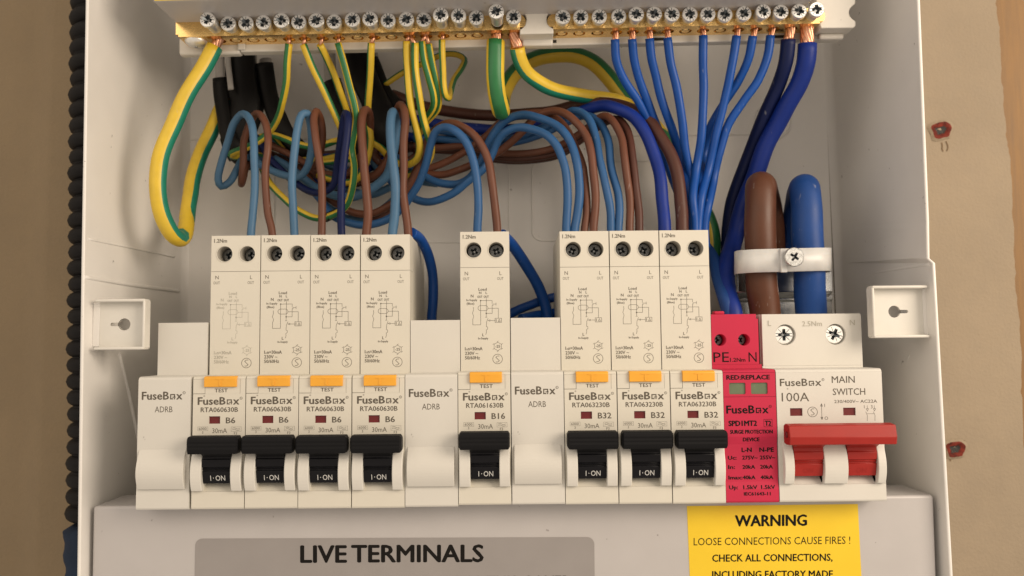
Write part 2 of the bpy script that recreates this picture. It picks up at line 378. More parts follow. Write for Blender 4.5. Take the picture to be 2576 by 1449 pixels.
# ------------------------------------------------------------------ enclosure
YR = 5.0
enc = empty('consumer_unit_enclosure', P(1288, 1450, YB), 'open white metal fuse board enclosure fixed to the wall', 'enclosure')
YS = [-420, 0, 300, 560, 575, 650, 662, 900, 1200, 1449, 1900]
def interp(tab, y):
    for (y0, x0), (y1, x1) in zip(tab, tab[1:]):
        if y <= y1 or (y1, x1) == tab[-1]: return x0 + (x1 - x0) * (y - y0) / (y1 - y0)
LR = [(0, 224), (626, 214), (697, 213), (1449, 203)]; LB = [(0, 461), (389, 457), (740, 452), (1449, 442)]
RR = [(0, 2306), (560, 2329), (575, 2329), (650, 2330), (662, 2344), (894, 2357), (1449, 2388)]; RB = [(0, 2091), (154, 2097), (620, 2119), (779, 2127), (1449, 2152)]
def side(rim, back, s, chpx):
    mb = MB(); rows = []
    for y in YS:
        a = P(interp(rim, y), y, YR); b = P(interp(back, y), y, YB - 4.5); c = P(interp(back, y) + chpx, y, YB)
        m1 = a.lerp(b, .15)
        rows.append([a, m1, b, b.lerp(c, .5) + Vector((s * .8, .9, 0)), c])
    th = 1.15
    for r0, r1 in zip(rows, rows[1:]):
        for k in range(4):
            mb.poly([r0[k], r0[k + 1], r1[k + 1], r1[k]], MT['coat'], smooth=(k in (2, 3)))
        A0, A1 = r0[0], r1[0]; o = Vector((s * th, 0, 0)); bk0 = r0[4] + Vector((s * 8, 2, 0)); bk1 = r1[4] + Vector((s * 8, 2, 0))
        e0 = A0 + Vector((s * th * .5, -.35, 0)); e1 = A1 + Vector((s * th * .5, -.35, 0))
        mb.poly([A0, e0, e1, A1], MT['coat'], smooth=True); mb.poly([e0, A0 + o, A1 + o, e1], MT['coat'], smooth=True)
        mb.poly([A0 + o, Vector((bk0.x, YB + 2, A0.z)), Vector((bk1.x, YB + 2, A1.z)), A1 + o], MT['coat'])
    bmesh.ops.remove_doubles(mb.bm, verts=mb.bm.verts, dist=.01); bmesh.ops.recalc_face_normals(mb.bm, faces=mb.bm.faces)
    return mb.build('side_panel', enc), rows
_, rowsL = side(LR, LB, -1, 22); _, rowsR = side(RR, RB, 1, -24)
def wallpt(rows, px, py):
    b = rows[1]; c = rows[-3]; a0 = b[0]; n = (b[2] - b[0]).cross(c[0] - b[0]).normalized()
    return ray_plane(px, py, a0, n), n
# back panel with a pressed outline
mb = MB()
bl = [r[4] for r in rowsL]; br = [r[4] for r in rowsR]
mb.poly([bl[0], br[0], br[-1], bl[-1]], MT['coat'])
def rrect(x0, x1, y0, y1, r, n=6):
    out = []
    for cx, cy, a0 in ((x1 - r, y0 + r, -90), (x1 - r, y1 - r, 0), (x0 + r, y1 - r, 90), (x0 + r, y0 + r, 180)):
        for k in range(n + 1): a = math.radians(a0 + 90 * k / n); out.append((cx + r * math.cos(a), cy + r * math.sin(a)))
    return out
def ridge(pxpts, r=.35, closed=False):
    pts = [P(u, v, YB - .05) for u, v in pxpts]
    if closed: pts.append(pts[0])
    mb.tube(pts, r, MT['coat'], 8, cap=False)
ridge(rrect(1338, 1760, 405, 606, 26), .32, True)
ridge(rrect(690, 1280, 405, 610, 26), .32, True)
ridge([(480, 352), (1240, 346), (1900, 338)], .4); ridge([(1242, 352), (1250, 612)], .3)
mb.build('back_panel', enc)
for (px, py, r) in ((1945, 305, 46), (1500, 900, 60)):
    mb = MB(); c = P(px, py, YB - .1); mb.tube([Vector((c.x + r / 5.6 * math.cos(k * math.pi / 24), c.y, c.z + r / 5.6 * math.sin(k * math.pi / 24))) for k in range(49)], .5, MT['coat'], 8, cap=False)
    mb.build('knockout', enc)
# pressed ridges and round knock-outs on the side walls
def on_side(rows, pts, r, name):
    mb = MB(); q = [wallpt(rows, u, v)[0] + Vector((-.62 * r * 2 if rows is rowsL else .62 * r * 2, 0, 0)) for u, v in pts]; mb.tube(spline(q, 3), r * 2, MT['coat'], 8); return mb.build(name, enc)
on_side(rowsL, [(222, 601), (270, 611), (330, 623), (440, 646)], .22, 'pressed_ridge')
on_side(rowsL, [(214, 697), (330, 716), (452, 732)], .42, 'pressed_ridge')
on_side(rowsR, [(2326, 561), (2250, 583), (2121, 620)], .22, 'pressed_ridge')
on_side(rowsR, [(2338, 664), (2230, 682), (2124, 699)], .42, 'pressed_ridge')
on_side(rowsL, [(302, 888), (326, 985), (352, 1110), (370, 1200)], .4, 'corner_rib')
on_side(rowsR, [(2289, 894), (2268, 944), (2232, 1131), (2215, 1200)], .4, 'corner_rib')
def side_ring(rows, px, py, R):
    c, n = wallpt(rows, px, py); mb = MB(); u = Vector((0, 0, 1)); u = (u - n * u.dot(n)).normalized(); v = n.cross(u)
    mb.tube([c + (u * math.cos(k * math.pi / 24) + v * math.sin(k * math.pi / 24)) * R for k in range(49)], .26, MT['coat'], 8, cap=False)
    mb.build('knockout', enc)
side_ring(rowsR, 2153, 388, 15.5)
# top and bottom, out of view; the top is included for the light
for i, nm in ((0, 'top_panel'), (-1, 'bottom_panel')):
    mb = MB(); A = rowsL[i]; B = rowsR[i]
    mb.extrude([A[0], B[0], B[4], A[4]], [v + Vector((0, 0, 1.2 if i == 0 else -1.2)) for v in (A[0], B[0], B[4], A[4])], MT['coat'])
    mb.build(nm, enc)
# mounting tabs with keyholes
def tab(x0, x1, y0, y1, kx, ky, s):
    y = 7.0; a = P(x0, y1, y); b = P(x1, y0, y); k = P(kx, ky, y + 3.4); mb = MB()
    X0, X1, Z0, Z1 = a.x, b.x, a.z, b.z
    # keyhole outline: circle with a slot pointing to the side wall
    R = 2.15; hw = .62; Ls = 4.3; hole = []
    a0 = math.asin(hw / R)
    for q in range(23):
        t = a0 + (2 * math.pi - 2 * a0) * q / 22; hole.append((k.x + s * R * math.cos(t), k.z + R * math.sin(t)))
    for q in range(7):
        t = -math.pi / 2 + math.pi * q / 6; hole.append((k.x + s * (Ls + hw * math.cos(t)), k.z + hw * math.sin(t)))
    mb.holed([(X0, Z0), (X1, Z0), (X1, Z1), (X0, Z1)], [hole], y + 3.4, y + 4.6, MT['cheek'])
    mb.poly([(X0, y + 4.6, Z0), (X0, y + 4.6, Z1), (X0 + .01, y + 4.6, Z1), (X0 + .01, y + 4.6, Z0)], MT['cheek'])
    t = .95; xi = X0 if s > 0 else X1       # free edge opposite the wall
    mb.box(X0 - .3, X1 + .3, y - .2, y + 4.5, Z1 - t, Z1 + .1, MT['cheek'], bev=.4); mb.box(X0 - .3, X1 + .3, y - .2, y + 4.5, Z0 - .1, Z0 + t, MT['cheek'], bev=.4)
    mb.box(xi - .5, xi + .5, y - .1, y + 4.6, Z0 + .3, Z1 - .3, MT['cheek'], bev=.4)
    # dark closing plate behind the keyhole and the neck to the wall
    mb.box(k.x - 5, k.x + 5, y + 9, y + 9.4, k.z - 4, k.z + 4, MT['coat'])
    xw = (X1 if s > 0 else X0)
    mb.box(min(xw, xw + s * 2.6), max(xw, xw + s * 2.6), y + 3.4, y + 12, Z0 + 1, Z1 - 1, MT['coat'], bev=.3)
    mb.build('mounting_tab', enc)
tab(237, 362, 752, 880, 313, 816, -1); tab(2201, 2331, 718, 850, 2250, 784, 1)

for o in enc.children: o.location = -enc.location

# ------------------------------------------------------------------ screw heads
def screw_mesh(name, R, arm, aw, slot, m, shank=6.0, dome=0.0):
    """combination head, face at y=0 pointing to -y, shank towards +y"""
    mb = MB(); L = arm; w_ = aw
    plus = [(w_, w_), (L, w_ * .85), (L, -w_ * .85), (w_, -w_), (w_ * .85, -L), (-w_ * .85, -L), (-w_, -w_), (-L, -w_ * .85), (-L, w_ * .85), (-w_, w_), (-w_ * .85, L), (w_ * .85, L)]
    mb.holed(circle(0, 0, R * .93, 32), [plus], 0, .22, m)
    # recess: walls sloping to a small floor
    bm = mb.bm; top = [bm.verts.new((u, .02, v)) for u, v in plus]; fl = [bm.verts.new((u * .28, 1.35, v * .28)) for u, v in plus]
    for i in range(12):
        f = bm.faces.new((top[i], fl[i], fl[(i + 1) % 12], top[(i + 1) % 12])); f.material_index = mb.mi(MT['recess'])
    bm.faces.new(fl).material_index = mb.mi(MT['zincdull'])
    prof = [(R * .93, .0), (R, .22), (R, 1.5), (R * .82, 1.9)]
    h = 1.9
    while h < 1.9 + shank:
        prof += [(R * .72, h), (R * .80, h + .35)]; h += .7
    bmr = []; n = 32
    for r, hh in prof: bmr.append([bm.verts.new((r * math.cos(2 * math.pi * k / n), hh, r * math.sin(2 * math.pi * k / n))) for k in range(n)])
    for a, b in zip(bmr, bmr[1:]):
        for k in range(n):
            f = bm.faces.new((a[k], b[k], b[(k + 1) % n], a[(k + 1) % n])); f.smooth = True; f.material_index = mb.mi(m)
    # slot bars across the head and radial ticks, flat dark strips painted as the shade of grooves
    if slot:
        for s in (-1, 1):
            for q in (-1, 1):
                x0, x1 = sorted((s * L * 1.02, s * R * .9)); z = q * w_ * .8
                mb.poly([(x0, -.012, z - .13), (x1, -.012, z - .13), (x1, -.012, z + .13), (x0, -.012, z + .13)], MT['recess'])
        for q in range(4):
            a = math.radians(45 + 90 * q); d = Vector((math.cos(a), 0, math.sin(a))); e = Vector((-d.z, 0, d.x)) * .1
            p0 = d * (w_ * 1.45); p1 = d * R * .85; off = Vector((0, -.012, 0))
            mb.poly([p0 - e + off, p1 - e + off, p1 + e + off, p0 + e + off], MT['recess'])
    ob = mb.build(name); me = ob.data; bpy.data.objects.remove(ob); return me
SCR = screw_mesh('terminal_screw', 2.84, 1.8, .74, True, MT['zinc'], 7)
SCRBIG = screw_mesh('tail_screw', 3.3, 2.1, .62, True, MT['zinc'], 3)
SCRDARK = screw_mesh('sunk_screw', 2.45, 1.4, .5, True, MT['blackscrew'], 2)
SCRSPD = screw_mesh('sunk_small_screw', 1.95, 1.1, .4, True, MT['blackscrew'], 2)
def screw(name, me, parent, loc, rot, tilt=(0, 0)):
    o = put(name, me, parent, loc); o.rotation_euler = Euler((tilt[0], math.radians(rot), tilt[1]), 'XYZ'); return o

# ------------------------------------------------------------------ terminal bars, carrier, cover above
TILT = -0.0215
def barframe(px, py, y):
    """local frame along the tilted bar: (u along, v up) -> world"""
    o = P(px, py, y); e = P(px + 800, py + 800 * TILT, y); ux = (e - o).normalized(); uz = Vector((-ux.z, 0, ux.x))
    return o, ux, uz
YBAR = 22.0
def bar(name, pxl, pyl, pxr, heads, label, roundl, roundr, wired, pantop=None):
    o, ux, uz = barframe(pxl, pyl, YBAR)     # lower front edge at its left end
    Lm = (P(pxr, pyl + (pxr - pxl) * TILT, YBAR) - o).length; H = 6.0; D = 9.2
    W = lambda u, v, y: o + ux * u + uz * v + Vector((0, y, 0))
    th = empty(name, o, label, 'terminal bar')
    mb = MB(); out = []
    def endarc(cx, s):
        return [(cx + s * 3.0 * math.cos(math.radians(a)), H / 2 + H / 2 * math.sin(math.radians(a))) for a in (range(-90, 91, 15) if s > 0 else range(90, -91, -15))]
    out += endarc(Lm - 3, 1) if roundr else [(Lm, 0), (Lm, H)]
    out += endarc(3, -1) if roundl else [(0, H), (0, 0)]
    mb.extrude([W(u, max(v, .9), 0) if v > .01 else W(u, .9, 0) for u, v in out], [W(u, max(v, .9), D) for u, v in out], MT['brass'], smooth=False)
    # underside plate with the wire holes
    us = []
    for hx, hy in heads:
        p = P(hx, hy, YBAR - 7)   # head; its axis runs straight into the bar
        yb = pyl + (hx - pxl) * TILT - 21
        k = 0
        # distance in front of the bar from how far the head is shifted away from the depth vanishing point
        prot = max(2.2, (yb - hy) / (850.0 - hy) * 300.0)
        p = P(hx, hy, YBAR - prot); u = (p - o).dot(ux); us.append((u, prot, (p - o).dot(uz)))
    mb.holed([(a, b) for a, b in ((1 if not roundl else 2.2, 0), (Lm - (2.2 if roundr else 0), 0), (Lm - (2.2 if roundr else 0), D), (1 if not roundl else 2.2, D))],
             [circle(u, D / 2 + .3, 2.35, 18) for u, _, _ in us], 0, .9, MT['brass'], MT['brass'], fn=lambda a, b, c: tuple(W(a, c, b)))
    bmesh.ops.translate(mb.bm, verts=mb.bm.verts, vec=-o)
    mb.build('bar_body', th, (0, 0, 0))
    for i, (u, prot, v) in enumerate(us):
        q = W(u, H / 2 + .1, -prot) - o
        screw('screw', SCR, th, q, random.choice((0, 20, 45, 70, 100, 130, 160)) + random.uniform(-8, 8), (random.uniform(-.03, .03), random.uniform(-.03, .03)))
        if i not in wired:   # clamp screw tip seen inside an empty hole
            t = MB(); t.lathe([(1.5, 0), (1.55, .3), (1.9, .35), (1.9, 1.4)], W(u, -.05, D / 2 + .3) - o, uz, MT['brass'], 18); t.build('screw_tip', th)
    return th, W, us, Lm
HL = [(521, 48), (573, 58), (618, 57), (662, 55), (707, 50), (751, 54), (795, 50), (840, 53), (886, 48), (930, 46), (976, 50), (1022, 47), (1066, 48), (1108, 36), (1153, 38), (1198, 43), (1248, 27), (1292, 41)]
HR = [(1416, 41), (1461, 41), (1508, 40), (1557, 39), (1601, 34), (1646, 33), (1691, 34), (1736, 34), (1781, 34), (1824, 35), (1872, 32), (1921, 27), (1965, 28), (2011, 26), (2055, 22)]
ebar, WE, USE, LE = bar('earth_terminal_bar', 442, 93, 1323, HL, 'long brass earth terminal bar with eighteen screws at the top', False, True, {0, 4, 5, 6, 7, 9, 11, 12, 13, 16, 17})
nbar, WN, USN, LN = bar('neutral_terminal_bar', 1377, 73.5, 2077, HR, 'shorter brass neutral terminal bar with fifteen screws holding the blue wires', True, True, {3, 4, 5, 6, 8, 10, 11, 12, 13, 14})
# pan head screw under the left end of the earth bar
mb = MB(); c = P(494, 104, 27) - P(442, 93, YBAR)
mb.lathe([(.1, -2.2), (1.8, -2.1), (3.2, -1.6), (4.1, -.7), (4.3, -.1), (4.3, .2)], c, (0.02, 0, 1), MT['zinc'], 32)
mb.lathe([(.6, -2.45), (.6, -2.1)], c, (0.02, 0, 1), MT['zincdull'], 8)
mb.build('fixing_screw', ebar)

car = empty('terminal_carrier', P(1300, 120, 36), 'white plastic carrier holding both brass terminal bars', 'bar carrier')
C0 = P(1300, 120, 36)
def rel(mb): bmesh.ops.translate(mb.bm, verts=mb.bm.verts, vec=-C0)
# rear rail under the bars
mb = MB()
def strip(x0, x1, yt, yb_, y0, y1, m, bev=.5):
    a, b, c, d = [P(x, y, y0) for x, y in ((x0, yb_ + (x0 - 442) * TILT), (x1, yb_ + (x1 - 442) * TILT), (x1, yt + (x1 - 442) * TILT), (x0, yt + (x0 - 442) * TILT))]
    mb.extrude([a, b, c, d], [Vector((v.x, y1, v.z)) for v in (a, b, c, d)], m, bev)
strip(449, 604, 60, 138, 31.5, 35.8, MT['carrier'], 1.0); strip(604.6, 2118, 60, 134, 31.2, 35.5, MT['carrier'], .5)
strip(2062, 2124, 118, 133, 28.5, 31.1, MT['carrier'], .8); strip(598, 616, 100, 128, 30.2, 31.1, MT['carrier'], .3)
strip(1313, 1391, 108, 134, 27.5, 31.1, MT['carrier'], .7)
rel(mb); mb.build('rear_rail', car)
mb = MB(); strip(1630, 1672, 121, 128, 31.0, 31.15, MT['dark'], 0); strip(1330 + 30, 1400, 121, 128, 31.0, 31.15, MT['dark'], 0)
strip(1930, 1972, 121, 128, 31.0, 31.15, MT['dark'], 0); rel(mb); mb.build('slot_shade', car)  # dark strips laid on the rail stand in for shaded slots
def clip(pts, y0, y1, name):
    mb = MB(); A = [P(x, y, y0) for x, y in pts]; mb.extrude(A, [Vector((v.x, y1, v.z)) for v in A], MT['carrier'], .35)
    rel(mb); mb.build(name, car)
clip([(1307, 11.4), (1391.7, 11.4), (1391.7, 26.6), (1383, 30.6), (1376, 39.5), (1375, 49), (1377, 60), (1384, 67), (1392, 71), (1392.6, 84), (1307.8, 86.4), (1307.8, 74), (1315, 70), (1321, 63), (1324.5, 50), (1323, 39.5), (1316, 32), (1307, 27)], 21.4, 31, 'centre_clip')
clip([(2050, -24), (2152, -24), (2152, 9), (2144, 15), (2138, 22), (2136, 31), (2138, 40), (2144, 47), (2153, 53), (2153, 65), (2147, 70), (2066, 71), (2060, 55)], 23.6, 31, 'end_clip')
# small bracket at the far left above the bar
mb = MB(); a = P(503, 38, 17.5)
mb.box(a.x - 1.3, a.x, 17, 24, a.z - .3, a.z + 4, MT['carrier'], .3); mb.box(a.x - .2, a.x + 9, 23, 27, a.z - 3.5, a.z + 1, MT['carrier'], .3)
rel(mb); mb.build('bar_stop', car)
# the cover plate that overhangs the bars, with the lower rim of its yellow label
cov = empty('terminal_cover', P(385, 3, 3), 'white cover overhanging the brass bars with the rim of a yellow label', 'cover')
o, ux, uz = barframe(385, 3.5, 3.0); L = 238.0
W = lambda u, v, y: Vector((0, 0, 0)) + ux * u + uz * v + Vector((0, y, 0))
mb = MB(); A = [W(0, 0, 0), W(L, 0, 0), W(L, 40, 0), W(0, 40, 0)]
mb.extrude(A, [v + Vector((0, 24.5, 0)) for v in A], MT['shield'], .4); mb.build('cover_body', cov)  # darker coat stands in for the shade on the cover's underside
mb = MB(); A = [W(.5, .15, -.12), W(124, .15, -.12), W(124, 24, -.12), W(.5, 24, -.12)]
mb.extrude(A, [v + Vector((0, .1, 0)) for v in A], MT['yellowlabel']); mb.build('yellow_label', cov)

# ------------------------------------------------------------------ modules
YSH = 14.6; NT = 44.6; ST = 94.7; MW = 17.74
def logo(mb, x, z, h, w, m, y=-.02, bold=.018, reg=True, fn=None):
    fn = fn or (lambda u, v: (u, y, v)); W0 = w * (.93 if reg else 1)
    mb.text('FuseB', x, z, h, w=W0 * .665, bold=bold, m=m, fn=fn)
    bx = x + W0 * .70; bw = W0 * .125; bh = h * .70; t = h * .15
    mb.stroke([(bx + bw * .62, z + t / 2), (bx + t / 2, z + t / 2), (bx + t / 2, z + bh - t / 2), (bx + bw - t / 2, z + bh - t / 2), (bx + bw - t / 2, z + bh * .42)], t, m=m, fn=fn)
    mb.stroke([(bx + bw * .45, z + bh * .42), (bx + bw * 1.12, z + bh * .42)], t * .8, m=m, fn=fn)
    mb.stroke([(bx + bw - t / 2, z + bh * .30), (bx + bw - t / 2, z)], t, m=m, fn=fn)
    mb.text('x', x + W0 * .86, z, h, w=W0 * .14, bold=bold, m=m, fn=fn)
    if reg:
        c = (x + w * .975, z + h * .85); mb.stroke(circle(c[0], c[1], h * .17, 12), h * .05, m=m, closed=True, fn=fn)
        mb.text('R', c[0], c[1] - h * .08, h * .16, al='C', m=m, fn=fn)
_cache = {}
def part(key, name, parent, fill):
    if key in _cache: return put(name, _cache[key], parent)
    mb = MB(); fill(mb); o = mb.build(name, parent); _cache[key] = o.data; return o
def curve(mb, x, zb, zt, deep, x1, m, y0=2.9):
    """half-moon cheek running from x to x1"""
    n = 12; prof = [(y0, zb)]
    for k in range(n + 1):
        t = k / n; z = zb + (zt - zb) * t; prof.append((-deep * math.sin(math.pi * min(1, (t * .86 + .14))) ** .8, z))
    prof.append((y0, zt)); fs = mb.prism(prof, x, x1, m, bev=.28, seg=2, smooth=False)
def rcbo_body(mb):
    m = MT['module']
    mb.prism([(62, -18), (62, ST - .25), (24, ST - .25), (24, 81.62), (YSH, 81.62), (YSH, NT), (1.3, NT), (.45, NT - .25), (0, NT - .95), (.8, NT - .95), (.8, 21.6), (3, 21.5), (3, 8.7), (.35, 6.0), (0, 5.9), (0, .7), (.25, .2), (.8, 0), (YSH, 0), (YSH, -18)], .0, MW, m)
def rcbo_face(mb):
    m = MT['module']; s = 38.72
    mb.box(0, 4.12, .02, 3.1, 5.95, 21.6, m); mb.box(13.76, MW, .02, 3.1, 5.95, 21.6, m)
    mb.holed([(0.0, 21.6), (MW, 21.6), (MW, s - .08), (0.0, s - .08)], [[(5.5, 28.6), (9.3, 28.6), (9.3, 31.1), (5.5, 31.1)]], 0, .79, m)
    mb.box(0.0, 3.98, 0, .79, s + .08, NT - 1.0, m); mb.box(4.12, 15.9, -.06, .79, s - .08, NT - 1.0, m); mb.box(16.0, MW, 0, .79, s - .08, NT - 1.0, m)
def rcbo_top(mb):
    m = MT['module']
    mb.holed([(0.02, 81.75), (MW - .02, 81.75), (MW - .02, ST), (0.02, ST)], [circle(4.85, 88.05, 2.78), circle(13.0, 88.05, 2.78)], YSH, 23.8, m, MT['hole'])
    for cx in (4.85, 13.0):
        mb.lathe([(3.1, 0), (3.1, -.12), (2.86, -.16), (2.80, 0)], (cx, YSH + .01, 88.05), (0, 1, 0), m, 28, cap=False)
    mb.poly([(0.02, 23.7, 81.75), (MW - .02, 23.7, 81.75), (MW - .02, 23.7, ST), (.02, 23.7, ST)], MT['dark'])  # dark sheet painted for the shade behind the screw holes
def toggle_rotor(mb, x0, x1, m, zh=19.4):
    mb.prism([(2.9, 8.75), (-.7, 8.8), (-1.75, 12.9), (-1.3, 13.1), (-1.3, 13.5), (-1.95, 13.7), (-1.5, 13.95), (-1.5, 14.2), (-2.1, 14.4), (-2.3, 16.8), (-1.9, 17.2), (-2.2, zh), (-2.0, zh + 1.8), (2.9, zh + 1.8)], x0, x1, m, bev=.1, seg=1)
def handle_bar(mb, x0, x1, m, ridges=True, z0=19.1, z1=25.0, yc=-4.0, dp=2.8):
    n = 30; prof = []
    zc = (z0 + z1) / 2; hz = (z1 - z0) / 2
    for k in range(n):
        a = 2 * math.pi * k / n; q = 1.0 - (.035 if (k % 2 and ridges) else 0)
        cy, cz = math.cos(a), math.sin(a); rr = (abs(cy) ** 8 + abs(cz) ** 8) ** (-1 / 8)
        prof.append((yc - dp * cy * rr * q, zc + hz * cz * rr * q))
    A = [(x0, y, z) for y, z in prof]; B = [(x1, y, z) for y, z in prof]
    sh = lambda P_, x: [(x, yc + (y - yc) * .72, zc + (z - zc) * .72) for _, y, z in P_]
    mb.extrude(A, B, m)
    mb.extrude(A, sh(A, x0 - .55), m); mb.extrude(B, sh(B, x1 + .55), m)
def rcbo_handle(mb):
    m = MT['black']; handle_bar(mb, 1.0, 16.85, m)
    mb.prism([(-1.9, 17.6), (-4.6, 19.6), (-4.6, 22.5), (-1.4, 21.3)], 4.3, 13.6, m, bev=.2)
def rotor_text_fn(dx=0, z0=8.8, y0=-.7, z1=12.9, y1=-1.75):
    def fn(u, v):
        t = (v - z0) / (z1 - z0); return (u + dx, y0 + (y1 - y0) * t - .025, v)
    return fn
def rcbo_on(mb): mb.text('I', 6.75, 9.75, 1.75, w=.2, m=MT['printwhite'], fn=rotor_text_fn()); mb.text('·', 7.65, 9.75, 1.75, m=MT['printwhite'], fn=rotor_text_fn()); mb.text('ON', 8.5, 9.75, 1.75, w=3.2, m=MT['printwhite'], fn=rotor_text_fn())
def rcbo_button(mb):
    m = MT['yellowbtn']; mb.prism([(.5, 40.95), (-.95, 41.0), (-1.05, 44.0), (-.6, 44.55), (1.2, 44.7), (1.2, 43.7), (.5, 43.7)], 3.95, 14.9, m, bev=.18)
    mb.box(9.1, 9.75, -1.15, -.9, 41.4, 43.8, m); mb.box(8.0, 10.9, -1.16, -.9, 43.5, 43.9, m)
Yp = -.022
def rcbo_brand(mb): logo(mb, 1.7, 35.05, 2.45, 15.0, MT['print'], y=Yp, bold=.03); mb.text('TEST', 9.55, 39.2, 1.2, bold=.02, y=-.085, w=4.4, al='C', m=MT['print'])
def rcbo_code(code, rating):
    def f(mb):
        p = MT['print']; mb.text(code, 9.0, 32.55, 1.55, y=Yp, w=12.6, al='C', m=p, bold=.018)
        mb.text(rating, 11.3, 28.75, 1.9, y=Yp, w=3.1 if len(rating) == 2 else 4.5, m=p, bold=.02)
        mb.text('30mA', 6.7, 25.5, 1.55, y=Yp, w=5.0, m=p)
        mb.text('6000', 3.45, 26.55, .85, y=Yp, w=2.6, al='C', m=p); mb.text('3', 3.45, 25.35, .8, y=Yp, al='C', m=p)
        mb.stroke([(1.8, 26.3), (5.2, 26.3), (5.2, 27.6), (1.8, 27.6)], .06, Yp, p, True)
        mb.stroke([(13.1, 26.0), (16.5, 26.0), (16.5, 27.5), (13.1, 27.5)], .06, Yp, p, True)
        for dz in (0, .5): mb.stroke([(13.5 + k * .25, 26.5 + dz + .22 * math.sin(k * .65)) for k in range(11)], .12, Yp, p)
        mb.text('F3', 14.6, 24.9, .85, y=Yp, al='C', m=p)
    return f
def diagram(mb, faint=False):
    p = MT['printfaint'] if faint else MT['print']; y = YSH - .022; t = .135
    T = lambda s, x, z, h, **k: mb.text(s, x, z, h, y=y, m=p, bold=.02, **k)
    D = lambda pts, c=False: mb.stroke(pts, t, y, p, c)
    T('Load', 8.0, 73.3, .95, al='C', w=2.9); T('N', 7.15, 72.1, .85, al='C'); T('L', 9.35, 72.1, .85, al='C')
    T('OUT', 7.0, 70.7, .8, al='C', w=1.8); T('OUT', 9.3, 70.7, .8, al='C', w=1.8); T('N', 4.2, 70.9, 1.0, al='C')
    T('In-Supply', 4.1, 69.6, .7, al='C', w=3.9); T('(Blue)', 3.6, 68.3, .75, al='C', w=2.7)
    D([(7.25, 61.0), (7.25, 69.7), (11.4, 69.7), (11.4, 68.6)]); D([(11.4, 68.1), (11.4, 65.1), (9.25, 65.1)]); D([(9.35, 70.5), (9.25, 63.8)])
    D([(11.5, 68.4), (12.8, 68.4)]); D([(12.8, 67.9), (12.8, 68.9)]); D([(11.4, 68.0), (11.9, 68.0)])
    cap = [(6.3 + .9 + math.cos(a) * .9, 67 + math.sin(a) * .9) for a in [math.pi / 2 + k * math.pi / 8 for k in range(9)]] + [(9.0 + math.cos(a) * .9, 67 + math.sin(a) * .9) for a in [-math.pi / 2 + k * math.pi / 8 for k in range(9)]]
    D(cap, True); D([(9.9, 66.9), (13.6, 66.9), (13.6, 63.3)]); D([(12.4, 61.8), (14.7, 61.8), (14.7, 63.3), (12.4, 63.3)], True)
    T('1', 12.75, 62.05, .95); mb.stroke([(13.5, 62.1), (14.3, 62.1), (13.9, 62.95)], t, y, p, True)
    D([(12.4, 62.5), (10.6, 62.5)]); D([(10.6, 62.5), (10.6, 62.75), (9.9, 62.5), (10.6, 62.25), (10.6, 62.5)])
    D([(9.9, 63.3), (9.35, 62.0), (9.25, 60.3), (9.7, 60.2), (9.7, 59.4), (9.2, 59.1), (9.3, 58.3), (9.0, 57.4)]); D([(8.9, 63.7), (9.6, 63.7)])
    D([(7.25, 61.0), (4.4, 61.0), (4.4, 63.0), (4.75, 64.1), (4.3, 65.2), (4.7, 66.3), (4.6, 67.4)])
    for c in ((7.25, 69.7), (9.25, 65.1)): mb.poly([(a, y, b) for a, b in circle(c[0], c[1], .25, 10)], p)
    T('L', 8.1, 56.9, 1.0, al='C'); T('In-Supply', 8.1, 55.8, .7, al='C', w=3.6)
    T('I', 1.55, 51.9, 1.15); mb.stroke([(1.95, 52.0), (2.45, 52.0), (2.2, 52.5)], .1, y, p, True); T('n=30mA', 2.6, 51.9, 1.15, w=5.2)
    T('230V ~', 1.55, 50.25, 1.15, w=4.7); T('50/60Hz', 1.55, 48.65, 1.15, w=5.3)
    D([(13.3 + 1.5 * math.sin(k * math.pi / 3), 53.2 + 1.5 * math.cos(k * math.pi / 3)) for k in range(6)], True); T('-25', 13.3, 52.75, .95, al='C', w=1.7)
    for k in range(6):
        a = k * math.pi / 3; c = (13.3 + 1.75 * math.sin(a), 53.2 + 1.75 * math.cos(a)); D([(c[0] - .3, c[1] - .2), (c[0] + .3, c[1] + .2)])
def smark(mb, x, z, r, y, p, t=.17):
    mb.stroke(circle(x, z, r, 28), t, y, p, True)
    mb.stroke([(x + .38 * r, z + .62 * r), (x - .05 * r, z + .62 * r), (x - .36 * r, z + .36 * r), (x + .36 * r, z - .36 * r), (x + .05 * r, z - .62 * r), (x - .38 * r, z - .62 * r)], t * 1.1, y, p)
def rcbo_print(faint):
    def f(mb):
        diagram(mb, faint); p = MT['print']; y = YSH - .022
        mb.text('1.2Nm', 1.0, 92.2, 1.35, y=y, w=4.6, m=p, bold=.02)
        for s, x, zz in (('N', 2.2, 78.9), ('L', 14.5, 78.9)): mb.text(s, x, zz, 1.3, y=y, al='C', m=p); mb.text('OUT', x - .1, zz - 1.8, 1.0, y=y, al='C', w=2.3, m=p)
        smark(mb, 13.2, 48.7, 1.72, y, p)
    return f
DZ = {}
